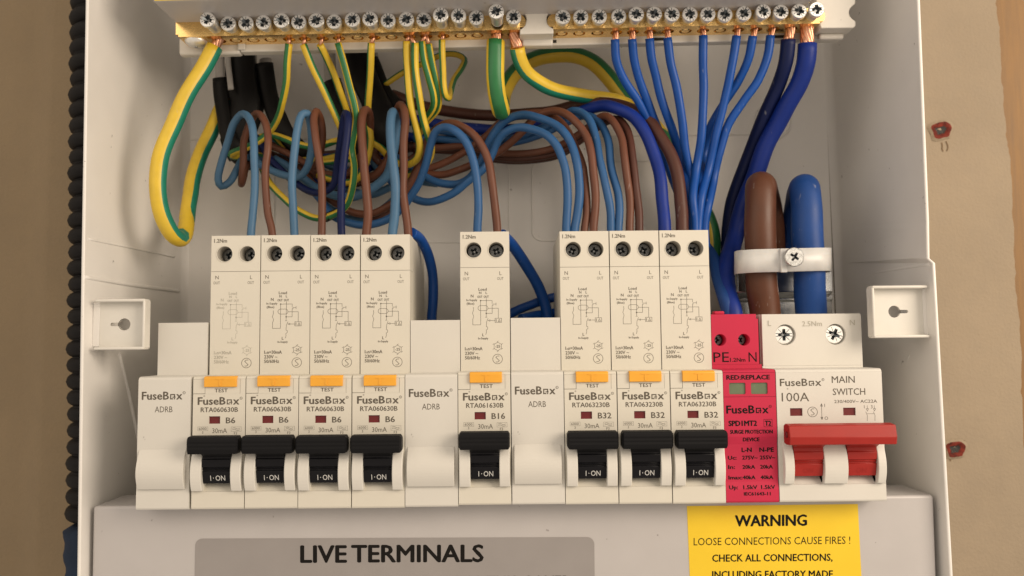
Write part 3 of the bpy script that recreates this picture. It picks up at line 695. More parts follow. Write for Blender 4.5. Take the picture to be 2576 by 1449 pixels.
def rcbo(i, code, rating, label, faint=False, dz=0.0):
    x = i * 18.0 + .13 + random.uniform(-.05, .05); root = empty('circuit_breaker', (x, random.uniform(-.2, .2), dz + random.uniform(-.1, .1)), label, 'circuit breaker', 'breakers in the row')
    part('rb', 'body', root, rcbo_body); part('rf', 'front_plate', root, rcbo_face); part('rt', 'terminal_cover', root, rcbo_top)
    for key, x0, x1 in (('cl', .35, 4.05), ('cr', 13.8, 17.3)):
        part('r' + key, 'toggle_guard', root, lambda mb: curve(mb, x0, 6.3, 20.4, 2.9, x1, MT['cheek']))
    tg = part('rg', 'toggle', root, lambda mb: toggle_rotor(mb, 4.2, 13.7, MT['blackgloss']))
    part('rh', 'handle', tg, rcbo_handle); part('ro', 'on_lettering', tg, rcbo_on)
    part('rbt', 'test_button', root, rcbo_button)
    part('rw', 'indicator_flag', root, lambda mb: mb.box(5.3, 9.5, .55, .78, 28.4, 31.3, MT['reddark']))
    part('rbr', 'brand_lettering', root, rcbo_brand); part('rc' + code, 'rating_lettering', root, rcbo_code(code, rating))
    part('rp' + str(faint), 'wiring_diagram', root, rcbo_print(faint))
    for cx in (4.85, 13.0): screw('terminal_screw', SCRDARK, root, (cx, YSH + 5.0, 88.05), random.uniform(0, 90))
    return root
def blank_body(mb):
    m = MT['blank']; t = 63.3
    n = 14; arc = []
    for k in range(n + 1):
        q = k / n; z = 20.2 - (20.2 - 7.0) * q; arc.append((-2.7 * math.sin(math.pi * (q * .88)) ** 1.0, z))
    mb.prism([(62, -18), (62, t), (YSH, t), (YSH, NT), (1.6, NT), (.5, NT - .3), (0, NT - 1.1), (0, .7), (.25, .2), (.8, 0), (YSH, 0), (YSH, -18)], 0, MW, m)
    a2 = [(.35, 20.2)] + [(y - .01, z) for y, z in arc] + [(.35, 6.95)]
    mb.prism(a2, .75, 16.6, m, bev=.22, smooth=False)
def blank_text(mb): logo(mb, 1.3, 36.9, 2.6, 14.6, MT['print'], y=Yp, bold=.024); mb.text('ADRB', 8.7, 32.6, 1.95, y=Yp, al='C', w=6.0, m=MT['print'])
def blank(i, label, dz=0.0):
    root = empty('blanking_module', (i * 18.0 + (.13 if i else -.38), random.uniform(-.2, .2), dz), label, 'blanking module', 'blank modules between the breakers')
    part('bb', 'body', root, blank_body); part('bt', 'brand_lettering', root, blank_text); return root

blank(0, 'blank white module at the left end of the row', -.15)
rcbo(1, 'RTA060630B', 'B6', 'B6 breaker with the faintest printed diagram beside the end blank', True, -.25)
rcbo(2, 'RTA060630B', 'B6', 'B6 breaker second from the left of its block of four', False, -.25)
rcbo(3, 'RTA060630B', 'B6', 'B6 breaker third from the left of its block, fed by navy wire', False, -.2)
rcbo(4, 'RTA060630B', 'B6', 'B6 breaker with its right side showing, touching the middle blank', False, -.25)
blank(5, 'blank white module between the B6 breakers and the B16 breaker', -.1)
rcbo(6, 'RTA061630B', 'B16', 'the only B16 breaker, standing alone between two blanks', False, .35)
blank(7, 'blank white module between the B16 breaker and the B32 breakers', .4)
rcbo(8, 'RTA063230B', 'B32', 'first B32 breaker, next to the blank module', False, .3)
rcbo(9, 'RTA063230B', 'B32', 'middle B32 breaker of the three', False, .2)
rcbo(10, 'RTA063230B', 'B32', 'B32 breaker touching the crimson surge protector', False, .15)

# surge protection device
spd = empty('surge_protection_device', (198.07, 0, .3), 'crimson red surge protection device between breaker and main switch', 'surge protector')
mb = MB(); m = MT['spd']
mb.prism([(62, -18), (62, 64), (24, 64), (24, 46), (YSH, 46), (YSH, NT), (1.2, NT), (.4, NT - .3), (0, NT - .9), (.8, NT - .9), (.8, 35.4), (0, 35.4), (0, 22), (.5, 19.5), (.5, 7), (0, 4.5), (0, .7), (.25, .2), (.8, 0), (YSH, 0), (YSH, -18)], 0, MW, m)
mb.build('body', spd)
mb = MB(); mb.holed([(0, 35.5), (MW, 35.5), (MW, NT - 1), (0, NT - 1)], [rrect(2.0, 7.6, 36.3, 40.2, .5, 3), rrect(9.4, 15.1, 36.3, 40.2, .5, 3)], 0, .79, m); mb.build('front_plate', spd)
mb = MB(); mb.holed([(0.02, 46.05), (16.9, 46.05), (16.9, 62.3), (16.2, 62.3), (16.2, 64), (.02, 64)], [circle(3.2, 54.8, 2.15), circle(11.7, 54.8, 2.15)], YSH, 23.8, m)
mb.poly([(0.02, 23.7, 46), (17, 23.7, 46), (17, 23.7, 64), (.02, 23.7, 64)], MT['dark']); mb.box(1.5, 5.2, YSH + 1, YSH + 5, 64.02, 65.2, m, .4); mb.build('terminal_cover', spd)  # the dark sheet is painted shade at the back of the holes
for x0 in (1.9, 9.3): mb = MB(); mb.box(x0, x0 + 5.9, .5, .78, 36.1, 40.4, MT['green']); mb.build('status_window', spd)
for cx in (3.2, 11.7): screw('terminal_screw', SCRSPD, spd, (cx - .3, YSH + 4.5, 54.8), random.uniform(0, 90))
mb = MB(); p = MT['printblack']
mb.text('RED:REPLACE', 8.5, 41.3, 1.45, y=Yp, w=14.6, al='C', m=p, bold=.045); logo(mb, .9, 29.9, 2.6, 15.2, p, y=Yp, bold=.03)
mb.text('SPD1MT2', 1.5, 25.7, 1.7, y=Yp, w=9.5, m=p, bold=.045); mb.text('T2', 13.8, 25.7, 1.6, y=Yp, w=2.0, m=p, bold=.045)
mb.stroke([(13.4, 25.3), (16.2, 25.3), (16.2, 27.8), (13.4, 27.8)], .12, Yp, p, True)
mb.text('SURGE PROTECTION', 9.1, 23.1, 1.2, y=Yp, w=14.3, al='C', m=p, bold=.045)
ys_ = YSH - .03; mb.text('PE', .5, 46.9, 3.5, y=ys_, w=5.6, m=p); mb.text('1.2Nm', 6.5, 47.0, 1.35, y=ys_, w=5.4, m=p, bold=.02); mb.text('N', 13.1, 46.9, 3.4, y=ys_, w=2.9, m=p)
mb.build('brand_lettering', spd)
mb = MB(); f = lambda dy: (lambda u, v: (u, dy, v))
fc = lambda u, v: (u, (-.022 if v > 22 else -.022 + .5 * (22 - v) / 2.5 if v > 19.5 else .478 if v > 7 else .478 - .5 * (7 - v) / 2.5 if v > 4.5 else -.022), v)
mb.text('DEVICE', 9.0, 20.5, 1.2, w=5.5, al='C', m=p, bold=.045, fn=fc)
for s, x, wd in (('L-N', 5.8, 3.3), ('N-PE', 11.8, 4.8)): mb.text(s, x, 16.9, 1.4, w=wd, m=p, bold=.045, fn=fc)
for z, a, b, c in ((14.4, 'Uc:', '275V~', '255V~'), (11.3, 'In:', '20kA', '20kA'), (7.8, 'Imax:', '40kA', '40kA'), (4.6, 'Up:', '1.5kV', '1.5kV')):
    mb.text(a, 1.1, z, 1.2, w={'Uc:': 2.8, 'In:': 2.2, 'Imax:': 4.6, 'Up:': 2.9}[a], m=p, bold=.045, fn=fc)
    for s, x in ((b, 5.9), (c, 11.9)): mb.text(s, x, z, 1.2, w=5.1 if '~' in s else 4.2 if 'kA' in s else 4.6, m=p, bold=.045, fn=fc)
mb.text('IEC61643-11', 6.0, 2.5, 1.05, w=8.9, m=p, bold=.045, fn=fc); mb.build('rating_lettering', spd)

# main switch
ms = empty('main_switch', (216.07, 0, .35), 'wide white main switch with red linked handle at the right end', 'main switch')
m = MT['blank']; W2 = 35.9
mb = MB(); mb.prism([(62, -18), (62, 63.8), (YSH + 2.4, 63.8), (YSH + 2.4, 45.3), (YSH, 45.3), (YSH, NT), (1.6, NT), (.5, NT - .3), (0, NT - 1.1), (.8, NT - 1.1), (.8, 21.6), (3, 21.5), (3, 8.7), (.35, 6.0), (0, 5.9), (0, .7), (.25, .2), (.8, 0), (YSH, 0), (YSH, -18)], 0, W2, m); mb.build('body', ms)
mb = MB(); mb.holed([(0, 21.6), (W2, 21.6), (W2, NT - 1.12), (0, NT - 1.12)], [[(4.4, 28.8), (8.6, 28.8), (8.6, 31.4), (4.4, 31.4)], [(22.4, 28.8), (26.6, 28.8), (26.6, 31.4), (22.4, 31.4)]], 0, .79, m); mb.box(0, 4.5, .02, 3.1, 5.95, 21.6, m); mb.box(14.5, 22.4, .02, 3.1, 5.95, 21.6, m); mb.box(32.4, W2, .02, 3.1, 5.95, 21.6, m); mb.build('front_plate', ms)
mb = MB(); mb.holed([(.3, 45.35), (W2, 45.35), (W2, 63.4), (W2 - .4, 63.8), (.3, 63.8)], [circle(8.6, 56.4, 3.75, 32), circle(26.6, 56.4, 3.75, 32)], YSH, YSH + 2.38, m); mb.build('terminal_cover', ms)
for cx, a in ((8.2, 0), (26.3, 25)):
    screw('terminal_screw', SCRBIG, ms, (cx, YSH + .5, 56.4), a)
for x0 in (4.2, 22.2): mb = MB(); mb.box(x0, x0 + 4.6, .5, .78, 28.5, 31.7, MT['reddark']); mb.build('indicator_flag', ms)
for x0, x1 in ((1.2, 4.5), (14.5, 22.4), (32.4, 35.2)): mb = MB(); curve(mb, x0, 6.3, 20.4, 2.9, x1, MT['cheek']); mb.build('toggle_guard', ms)
for x0, x1 in ((4.6, 14.4), (22.5, 32.3)):
    mb = MB(); toggle_rotor(mb, x0, x1, MT['red']); mb.prism([(-1.9, 18.2), (-5.5, 20.0), (-8, 20.2), (-8, 22.5), (-4.5, 22.5), (-1.4, 21.3)], x0 + .1, x1 - .1, MT['red'], bev=.2); t = mb.build('toggle', ms)
    mb = MB(); mb.text('ON', (x0 + x1) / 2, 9.8, 1.7, w=3.4, al='C', m=MT['red'], fn=lambda u, v: (u, rotor_text_fn()(u, v)[1] - .06, v)); mb.build('on_lettering', t)
mb = MB(); c = MT['red']; z0, z1 = 20.0, 26.9; prof = [(-4.2, z0 + .3), (-6.5, z0), (-9.8, z0 + .2), (-10.4, z0 + 2.6), (-9.6, z1 - .4), (-6, z1), (-4.2, z1 - .8)]
mb.prism(prof, .55, 35.6, c, bev=.3); mb.lathe([(1.0, 0), (1.0, .3), (.5, .32)], (.55, -7.4, 23.4), (-1, 0, 0), MT['reddark'], 14)
mb.build('linked_handle', ms)
mb = MB(); p = MT['print']
logo(mb, 1.3, 38.9, 2.4, 15.0, p, y=Yp); mb.text('100A', 1.7, 33.7, 2.9, y=Yp, w=9.3, m=p); mb.text('MAIN', 18.9, 39.8, 2.25, y=Yp, w=7.8, m=p, bold=.006)
mb.text('SWITCH', 19.1, 35.7, 2.2, y=Yp, w=11.0, m=p, bold=.006); mb.build('brand_lettering', ms)
mb = MB(); mb.text('230/400V~ AC22A', 19.5, 33.0, 1.05, y=Yp, w=14.5, m=p, bold=.006); smark(mb, 12.0, 30.1, 1.65, Yp, p)
mb.stroke([(15.1, 27.6), (15.1, 32.7)], .14, Yp, p); mb.stroke([(14.75, 32.0), (15.1, 32.8), (15.45, 32.0)], .14, Yp, p, True); mb.stroke([(14.75, 28.3), (15.1, 27.5), (15.45, 28.3)], .14, Yp, p, True)
mb.text('I', 16.1, 31.7, 1.1, y=Yp, m=p); mb.text('O', 16.0, 27.4, 1.1, y=Yp, m=p)
mb.text('1', 29.5, 31.1, 1.1, y=Yp, m=p); mb.text('3', 31.8, 31.1, 1.1, y=Yp, m=p)
for x in (30.6, 33.0): mb.stroke([(x, 32.1), (x, 30.9)], .12, Yp, p); mb.stroke([(x - .4, 31.0), (x, 30.2), (x + .4, 31.0)], .12, Yp, p, True)
for x in (30.0, 32.6): mb.stroke([(x, 30.0), (x + .5, 28.8), (x + .4, 26.9)], .12, Yp, p)
mb.stroke([(30.4, 29.3), (32.9, 29.3)], .12, Yp, p); mb.build('rating_lettering', ms)
mb = MB(); ye = YSH - .12
for s, x, z, h in (('L', 2.4, 59.6, 1.9), ('2.5Nm', 14.7, 59.4, 1.8), ('N', 31.8, 59.6, 1.9)):
    mb.text(s, x, z, h, y=ye, m=MT['printfaint'])
mb.build('moulded_lettering', ms)  # flat letters, the shade of their relief put into the grey colour

# ------------------------------------------------------------------ lower shield with its two stickers
YC = 9.0
sh = empty('terminal_shield', P(1290, 1449, YC), 'grey white cover plate below the breakers carrying the stickers', 'cover plate')
SO = P(1290, 1449, YC)
cor = [(234, 1274), (2349, 1246), (2372, 1900), (222, 1900)]; A = [P(x, y, YC) for x, y in cor]
mb = MB(); mb.extrude(A, [v + Vector((0, 22, 0)) for v in A], MT['shield'], .9, 3); bmesh.ops.translate(mb.bm, verts=mb.bm.verts, vec=-SO); mb.build('plate', sh)
def pxfn(y):
    return lambda u, v: tuple(P(u, v, y) - SO)
def sticker(name, pts, m, y=YC - .10):
    mb = MB(); A = [P(x, yy, y) - SO for x, yy in pts]; mb.extrude(A, [v + Vector((0, .09, 0)) for v in A], m); return mb.build(name, sh)
g = []
for cx, cy, a0 in ((509, 1373, 180), (1477, 1369, 270)):
    for k in range(7): a = math.radians(a0 + 15 * k); g.append((cx + 18 * math.cos(a), cy + 18 * math.sin(a)))
g += [(1500, 1800), (484, 1800)]
gl = sticker('grey_warning_label', g, MT['greylabel'])
yl = sticker('yellow_warning_label', [(1728, 1273), (2158, 1268), (2167, 1449), (2180, 1800), (1750, 1800), (1735, 1449)], MT['yellowlabel'])
def pxtext(mb, s, x0, yb, x1, h, slope, m, bold=0, y=YC - .125):
    vs, fs, Wd = glyphs(s, bold); kx = (x1 - x0) / Wd
    for q, (da, db) in enumerate(OFFS if bold else OFFS[:1]):
        bv = [mb.bm.verts.new(P(x0 + a * kx + da * bold * h, yb - (b + db * bold) * h + (a * kx) * slope, y - q * .004) - SO) for a, b in vs]
        for f in fs:
            g = mb.bm.faces.new([bv[i] for i in f][::-1]); g.material_index = mb.mi(m)
p = MT['printblack']
mb = MB(); pxtext(mb, 'LIVE', 757, 1415, 871, 42, -.003, p, .03); pxtext(mb, 'TERMINALS', 885, 1414, 1215, 42, -.003, p, .03); mb.build('lettering', gl)
mb = MB(); pxtext(mb, 'BEFORE REMOVING THIS COVER', 880, 1483, 1436, 31, -.006, p, .015); mb.build('lettering', gl)
mb = MB(); pxtext(mb, 'WARNING', 1850, 1324, 2029, 27, -.012, p, .034); mb.build('lettering', yl)
mb = MB(); pxtext(mb, 'LOOSE CONNECTIONS CAUSE FIRES !', 1745, 1372, 2139, 18.5, -.010, p, .0); mb.build('lettering', yl)
mb = MB(); pxtext(mb, 'CHECK ALL CONNECTIONS,', 1792, 1413, 2094, 17.5, -.008, p, .022); mb.build('lettering', yl)
mb = MB(); pxtext(mb, 'INCLUDING FACTORY MADE', 1792, 1454.5, 2095, 17.5, -.006, p, .026); mb.build('lettering', yl)

# ------------------------------------------------------------------ cables
def cable(name, label, pts, r, mat, cat='cable', group=None, stripe=None, m2=None, cond=None, n=14, taper=None, strand=5, flat=None, down=True):
    W_ = [P(*q) for q in pts]
    if down: W_.append(W_[-1] + Vector((0, 0, -9)))
    pl = spline(W_, 1.6 if r < 3 else 2.2); NS = len(pl); sd = random.random() * 90
    from mathutils import noise as nz
    pl = [p_ + nz.noise_vector(Vector((p_.x, p_.y, p_.z)) / 17 + Vector((sd, 0, 0))) * (.75 if r < 3 else .9) * min(1, i / 8, (NS - 1 - i) / 8) for i, p_ in enumerate(pl)]
    mb = MB(); mb.tube(pl, r, MT[mat], n if not stripe else 24, stripe, MT[m2] if m2 else None, flat=flat, wob=.012)
    o = mb.build(name); tag(o, label, cat, group)
    if cond:        # bare copper from the terminal to the insulation
        top, rc = cond; a = top; b = pl[0] + (pl[1] - pl[0]) * .3; mb = MB(); d = (b - a)
        if strand <= 1: mb.tube([a, a.lerp(b, .5), b], rc, MT['copper'], 10)
        else:
            for k in range(strand + 1):
                ps = []
                for j in range(7):
                    t = j / 6; an = 2 * math.pi * k / strand + t * 1.3; rr = rc * .62 if k < strand else 0
                    ps.append(a + d * t + Vector((math.cos(an) * rr, math.sin(an) * rr, 0)))
                mb.tube(ps, rc * .42, MT['copper'], 8)
        mb.build('conductor', o)
    return o
YW = YBAR + 4.9
def barpt(Wf, us, i, dz=-.2): return Wf(us[i][0], 0, 4.9) + Vector((0, 0, 1.2))
NEU = 'blue neutral wires fanning down from the right hand bar'
nw = [
 (3, 'blue neutral wire at the left edge of the right hand fan', [(1547, 99), (1551, 150), (1572, 200), (1603, 250), (1633, 308), (1668, 390), (1704, 480), (1722, 560)], 45),
 (4, 'blue neutral wire second from the left in the fan', [(1590, 98), (1596, 150), (1612, 205), (1635, 265), (1660, 330), (1692, 410), (1720, 490), (1732, 560)], 47),
 (5, 'blue neutral wire third from the left in the fan', [(1634, 97), (1639, 150), (1652, 205), (1672, 275), (1690, 330), (1712, 400), (1732, 480), (1740, 560)], 43),
 (6, 'blue neutral wire fourth from the left, crossing in front of the fan', [(1679, 96), (1687, 160), (1702, 230), (1715, 300), (1726, 370), (1735, 440), (1741, 500), (1744, 565)], 38),
 (8, 'straight blue neutral wire standing alone in the middle of the fan', [(1769, 90), (1769, 150), (1768, 200), (1767, 280), (1761, 350), (1751, 430), (1746, 500), (1748, 565)], 36),
 (10, 'blue neutral wire bending down left beside the lone straight one', [(1853, 91), (1845, 150), (1833, 210), (1817, 280), (1798, 350), (1782, 430), (1766, 500), (1757, 565)], 37),
 (11, 'blue neutral wire passing behind its left neighbour in the fan', [(1894, 91), (1882, 150), (1858, 200), (1820, 260), (1790, 320), (1772, 390), (1762, 460), (1758, 560)], 46),
 (12, 'blue neutral wire sweeping widest right of the thin ones', [(1938, 90), (1931, 140), (1908, 200), (1868, 255), (1832, 310), (1811, 380), (1796, 450), (1780, 520), (1774, 565)], 39)]
for i, lb, pts, dep in nw:
    n_ = len(pts); q = [(x, y, YW + (dep - YW) * min(1, (k / (n_ - 3)) ** 1.2)) for k, (x, y) in enumerate(pts)]
    for k in (n_ - 2, n_ - 1): q[k] = (pts[k][0], pts[k][1], 31 + (dep - 34) * .5)
    cable('neutral_wire', lb, q, 1.66, 'blue', 'wire', NEU, cond=(barpt(WN, USN, i), 1.15))
cable('neutral_cable', 'navy neutral cable left of the thickest one at the right end of the bar', [(1983, 99, YW), (1976, 160, 30), (1955, 225, 36), (1925, 290, 42), (1888, 380, 50), (1860, 460, 54), (1838, 540, 56), (1830, 640, 56), (1832, 720, 54), (1845, 790, 50)], 2.75, 'navy', 'cable', cond=(barpt(WN, USN, 13), 1.9), strand=7)
cable('neutral_cable', 'thickest deep blue cable from the last screw of the bar to the surge protector', [(2031, 110, YW), (2028, 150, 28), (2010, 210, 32), (1972, 280, 38), (1935, 350, 43), (1900, 440, 48), (1868, 520, 50), (1845, 600, 48), (1828, 680, 40), (1830, 740, 34), (1843, 790, 30)], 3.55, 'royal', 'cable', cond=(barpt(WN, USN, 14), 2.6), strand=9)
cable('neutral_cable', 'bright blue cable turning down into the crimson surge protector', [(1766, 612, 52), (1792, 650, 46), (1808, 700, 38), (1822, 750, 32), (1832, 790, 30)], 2.6, 'tailblue', 'cable')

# light blue and brown tails of the breakers
SK = 'blue tails looping into the breakers'; BR = 'brown tails looping into the breakers'
D1, D2 = 29, 46
def tail(lb, pts, mat, r, grp, deps):
    n_ = len(pts); q = []
    for k, (x, y) in enumerate(pts):
        t = k / (n_ - 1) * (len(deps) - 1); a = int(min(t, len(deps) - 2)); q.append((x, y, deps[a] + (deps[a + 1] - deps[a]) * (t - a)))
    # last listed point first, so that the module end comes last
    return cable('breaker_tail', lb, q[::-1], r * .92, mat, 'wire', grp)
tail('pale blue tail with a wide hanging loop at the far left breaker', [(632, 590), (636, 547), (641, 473), (641, 411), (639, 361), (632, 315), (619, 289), (604, 285), (587, 307), (572, 356), (555, 411), (549, 450), (557, 467), (575, 458), (597, 423), (617, 398), (650, 398), (700, 425), (760, 450)], 'sky', 1.62, SK, [29, 30, 32, 40, 44, 46, 50, 62, 66])
tail('brown tail beside the pale loop of the far left breaker', [(686, 590), (674, 534), (667, 473), (668, 423), (674, 374), (672, 325), (662, 296), (651, 286), (640, 292), (625, 325), (614, 361), (612, 398), (607, 440), (606, 464), (612, 450), (625, 415), (660, 400), (720, 415), (790, 440)], 'brown', 1.55, BR, [29, 30, 31, 36, 44, 48, 50, 56, 64, 66])
tail('pale blue tail making a hairpin over the second breaker', [(742, 590), (738, 522), (736, 448), (743, 374), (749, 315), (757, 290), (770, 285), (777, 305), (781, 345), (783, 378), (775, 418), (752, 443), (716, 440), (679, 428), (649, 411), (635, 385)], 'sky', 1.66, SK, [29, 29, 30, 33, 44, 50, 54, 58])
tail('brown tail hairpin in front of the second breaker', [(808, 590), (809, 534), (809, 460), (802, 398), (793, 337), (789, 297), (796, 278), (806, 296), (811, 345), (806, 390), (795, 420), (760, 405), (710, 380), (668, 362)], 'brown', 1.6, BR, [28, 28, 29, 33, 42, 50, 58, 62])
tail('navy tail rising straight over the third breaker and folding back', [(860, 590), (858, 534), (861, 460), (868, 398), (873, 340), (874, 296), (868, 285), (860, 310), (853, 370), (849, 420), (838, 462), (815, 481), (785, 481), (748, 463), (705, 428), (668, 382), (645, 345)], 'navy', 1.6, SK, [28, 27, 28, 34, 46, 50, 55, 60])
tail('brown tail hairpin rising between the third and fourth breakers', [(921, 588), (928, 534), (926, 485), (916, 423), (911, 361), (909, 300), (916, 279), (926, 281), (930, 310), (926, 355), (905, 400), (870, 440), (820, 440), (760, 405)], 'brown', 1.8, BR, [28, 28, 29, 34, 42, 52, 60, 64])
tail('pale blue tail standing upright over the fourth breaker', [(986, 587), (992, 534), (995, 473), (990, 423), (985, 361), (983, 305), (988, 279), (996, 300), (992, 380), (978, 438), (953, 465), (916, 487), (886, 497), (842, 493), (800, 475), (740, 430), (690, 400)], 'sky', 1.95, SK, [28, 27, 29, 36, 46, 52, 56, 62])
tail('brown tail upright beside the pale blue one of the fourth breaker', [(1026, 588), (1021, 534), (1016, 485), (1015, 423), (1016, 361), (1018, 300), (1015, 272), (1005, 266), (997, 290), (996, 350), (975, 400), (940, 440), (890, 455), (830, 450), (770, 425)], 'brown', 1.72, BR, [28, 28, 29, 34, 46, 54, 60, 64])
tail('blue tail arching high into the lone B16 breaker', [(1201, 585), (1202, 522), (1200, 448), (1190, 398), (1170, 354), (1146, 328), (1123, 319), (1099, 330), (1084, 361), (1071, 411), (1054, 460), (1035, 492), (1013, 523), (985, 546), (941, 562), (904, 566), (867, 556), (835, 540), (808, 505), (765, 460), (715, 420)], 'midblue', 1.75, SK, [29, 28, 29, 36, 44, 50, 54, 58, 62])
tail('brown tail arching into the lone B16 breaker', [(1252, 584), (1247, 534), (1239, 460), (1225, 398), (1200, 349), (1165, 319), (1138, 308), (1110, 316), (1080, 345), (1060, 400), (1035, 450), (1010, 490), (975, 520), (935, 538), (890, 535), (850, 515), (800, 475), (750, 420)], 'brown', 1.72, BR, [29, 28, 30, 38, 50, 54, 58, 60, 64])
tail('outer light blue tail of the first B32 breaker, swinging far left', [(1425, 580), (1427, 522), (1425, 460), (1420, 411), (1405, 369), (1376, 339), (1339, 324), (1302, 320), (1272, 333), (1252, 356), (1234, 395), (1212, 430), (1175, 457), (1138, 485), (1081, 506), (1042, 500), (1000, 470), (960, 430)], 'midblue', 1.78, SK, [29, 29, 32, 40, 46, 50, 56, 60])
tail('inner light blue tail of the first B32 breaker', [(1445, 580), (1450, 547), (1455, 473), (1453, 411), (1442, 369), (1420, 334), (1390, 310), (1351, 295), (1314, 292), (1272, 305), (1248, 328), (1225, 365), (1209, 410), (1185, 448), (1150, 466), (1101, 460), (1066, 442), (1020, 410), (960, 380)], 'midblue', 1.82, SK, [29, 29, 34, 44, 50, 54, 58, 62])
tail('brown tail half hidden behind the blue pair of the first B32 breaker', [(1471, 580), (1476, 534), (1475, 485), (1467, 423), (1450, 375), (1432, 334), (1408, 303), (1376, 286), (1330, 284), (1270, 300), (1220, 345), (1163, 388), (1113, 411), (1060, 428), (1000, 440)], 'brown', 1.66, BR, [30, 32, 40, 48, 56, 60, 62])
tail('brown tail right of the blue pair at the first B32 breaker', [(1494, 580), (1496, 522), (1494, 460), (1486, 386), (1472, 337), (1445, 300), (1418, 281), (1390, 277), (1350, 292), (1310, 335), (1270, 372), (1220, 402), (1150, 431), (1113, 440), (1060, 438), (1000, 445)], 'brown', 1.72, BR, [29, 30, 36, 44, 54, 60, 62])
tail('light blue tail left of its pair at the middle B32 breaker', [(1536, 580), (1534, 522), (1521, 460), (1509, 398), (1501, 349), (1484, 307), (1462, 286), (1440, 280), (1418, 292), (1370, 318), (1300, 345), (1230, 352), (1170, 342), (1113, 330), (1060, 330)], 'midblue', 1.72, SK, [29, 30, 38, 46, 56, 62, 64])
tail('light blue tail right of its pair at the middle B32 breaker', [(1557, 580), (1558, 534), (1552, 485), (1537, 423), (1531, 361), (1518, 325), (1498, 300), (1470, 290), (1430, 300), (1380, 330), (1300, 355), (1230, 362), (1160, 358), (1100, 350), (1040, 350)], 'midblue', 1.72, SK, [29, 31, 40, 50, 58, 63, 65])
tail('brown tail left of its pair at the middle B32 breaker', [(1585, 578), (1584, 522), (1578, 460), (1570, 398), (1562, 349), (1543, 308), (1526, 293), (1506, 298), (1474, 324), (1437, 350), (1400, 370), (1330, 384), (1274, 384), (1170, 371), (1100, 372), (1040, 368)], 'brown', 1.66, BR, [29, 30, 38, 48, 58, 62, 64])
tail('brown tail right of its pair at the middle B32 breaker', [(1607, 578), (1607, 522), (1602, 473), (1593, 411), (1585, 354), (1572, 320), (1553, 301), (1525, 306), (1478, 342), (1430, 374), (1388, 390), (1326, 400), (1252, 396), (1180, 382), (1113, 378), (1040, 376)], 'darkbrown', 1.72, BR, [29, 31, 40, 52, 61, 65, 66])
tail('thick blue tail arching into the B32 breaker beside the surge protector', [(1671, 575), (1670, 520), (1664, 460), (1650, 398), (1626, 337), (1592, 293), (1548, 273), (1511, 268), (1467, 280), (1420, 305), (1330, 324), (1225, 325), (1126, 317), (1060, 305), (990, 300)], 'royal', 2.65, SK, [29, 32, 36, 42, 52, 60, 66, 68])
tail('thick brown tail arching outermost over all the breaker tails', [(1715, 572), (1715, 520), (1710, 460), (1691, 398), (1660, 344), (1622, 295), (1573, 270), (1500, 262), (1450, 265), (1376, 282), (1277, 291), (1200, 288), (1126, 280), (1050, 262), (985, 238)], 'darkbrown', 2.65, BR, [29, 32, 37, 46, 56, 66, 70, 70])
cable('blue_cable', 'dark blue cable dropping beside the side of the fourth breaker', [(1035, 585, 30), (1060, 605, 40), (1078, 640, 46), (1090, 700, 50), (1090, 760, 50), (1086, 800, 50)], 2.0, 'blue', 'cable')
cable('blue_cable', 'blue cable slanting down behind the gap right of the B16 breaker', [(1262, 590, 36), (1290, 618, 44), (1325, 672, 50), (1355, 730, 54), (1376, 790, 55)], 2.25, 'blue', 'cable')
cable('blue_cable', 'blue cable crossing low behind the gap right of the B16 breaker', [(1265, 800, 55), (1310, 776, 58), (1360, 757, 60), (1420, 742, 60)], 1.9, 'blue', 'cable', down=False)
cable('blue_cable', 'lowest blue cable in the gap just above the blank module', [(1310, 802, 50), (1350, 793, 56), (1420, 783, 60)], 1.9, 'blue', 'cable', down=False)

# earths
EG = 'thin green and yellow earth wires from the left bar'
def earth(lb, i, pts, r=1.4, st=(0, 0, 50), down=False, m2='egreen', cond=True, strand=1, rc=.8):
    q = [(a[0], a[1], a[2]) for a in pts]
    return cable('earth_wire', lb, q, r, 'eyellow', 'wire', EG, stripe=st, m2=m2, cond=(barpt(WE, USE, i), rc) if cond else None, strand=strand, down=down)
earth('leftmost thin earth wire, swinging left into the black taped cables', 4, [(727, 110, YW), (722, 160, 30), (720, 205, 34), (712, 255, 40), (700, 295, 46), (680, 328, 50), (652, 353, 52), (620, 370, 53), (592, 380, 52), (582, 386, 53), (592, 392, 56), (625, 388, 60), (680, 400, 64), (740, 425, 66)], st=(25, 20, 52))
earth('earth wire slanting right and ending behind the navy tail', 5, [(763, 112, YW), (785, 165, 30), (812, 225, 34), (838, 280, 38), (858, 325, 41), (866, 345, 45), (858, 352, 52), (838, 358, 54), (815, 367, 55), (785, 371, 55), (750, 364, 55), (715, 351, 56), (686, 341, 58), (655, 345, 62)], st=(-75, -40, 45))
earth('second of the earth wires slanting right, behind the first', 6, [(805, 112, YW), (824, 150, 32), (845, 195, 37), (860, 240, 42), (872, 285, 48), (880, 330, 54), (870, 380, 60), (820, 400, 62), (750, 402, 64)], st=(80, 80, 45))
earth('earth wire running down to the lowest loop by the third breaker', 7, [(850, 108, YW), (862, 150, 29), (876, 205, 31), (888, 260, 33), (893, 300, 35), (888, 345, 38), (884, 375, 40), (889, 425, 42), (884, 472, 44), (870, 517, 48), (845, 540, 52), (800, 550, 54), (752, 530, 54), (716, 497, 54), (680, 460, 56), (660, 425, 60)], st=(5, -70, 48))
earth('earth wire hanging straight and passing behind a brown hairpin', 9, [(934, 108, YW), (932, 150, 30), (928, 205, 36), (924, 265, 42), (924, 310, 46), (930, 350, 48), (924, 400, 50), (905, 445, 54), (870, 460, 58), (800, 440, 62)], st=(70, 60, 45))
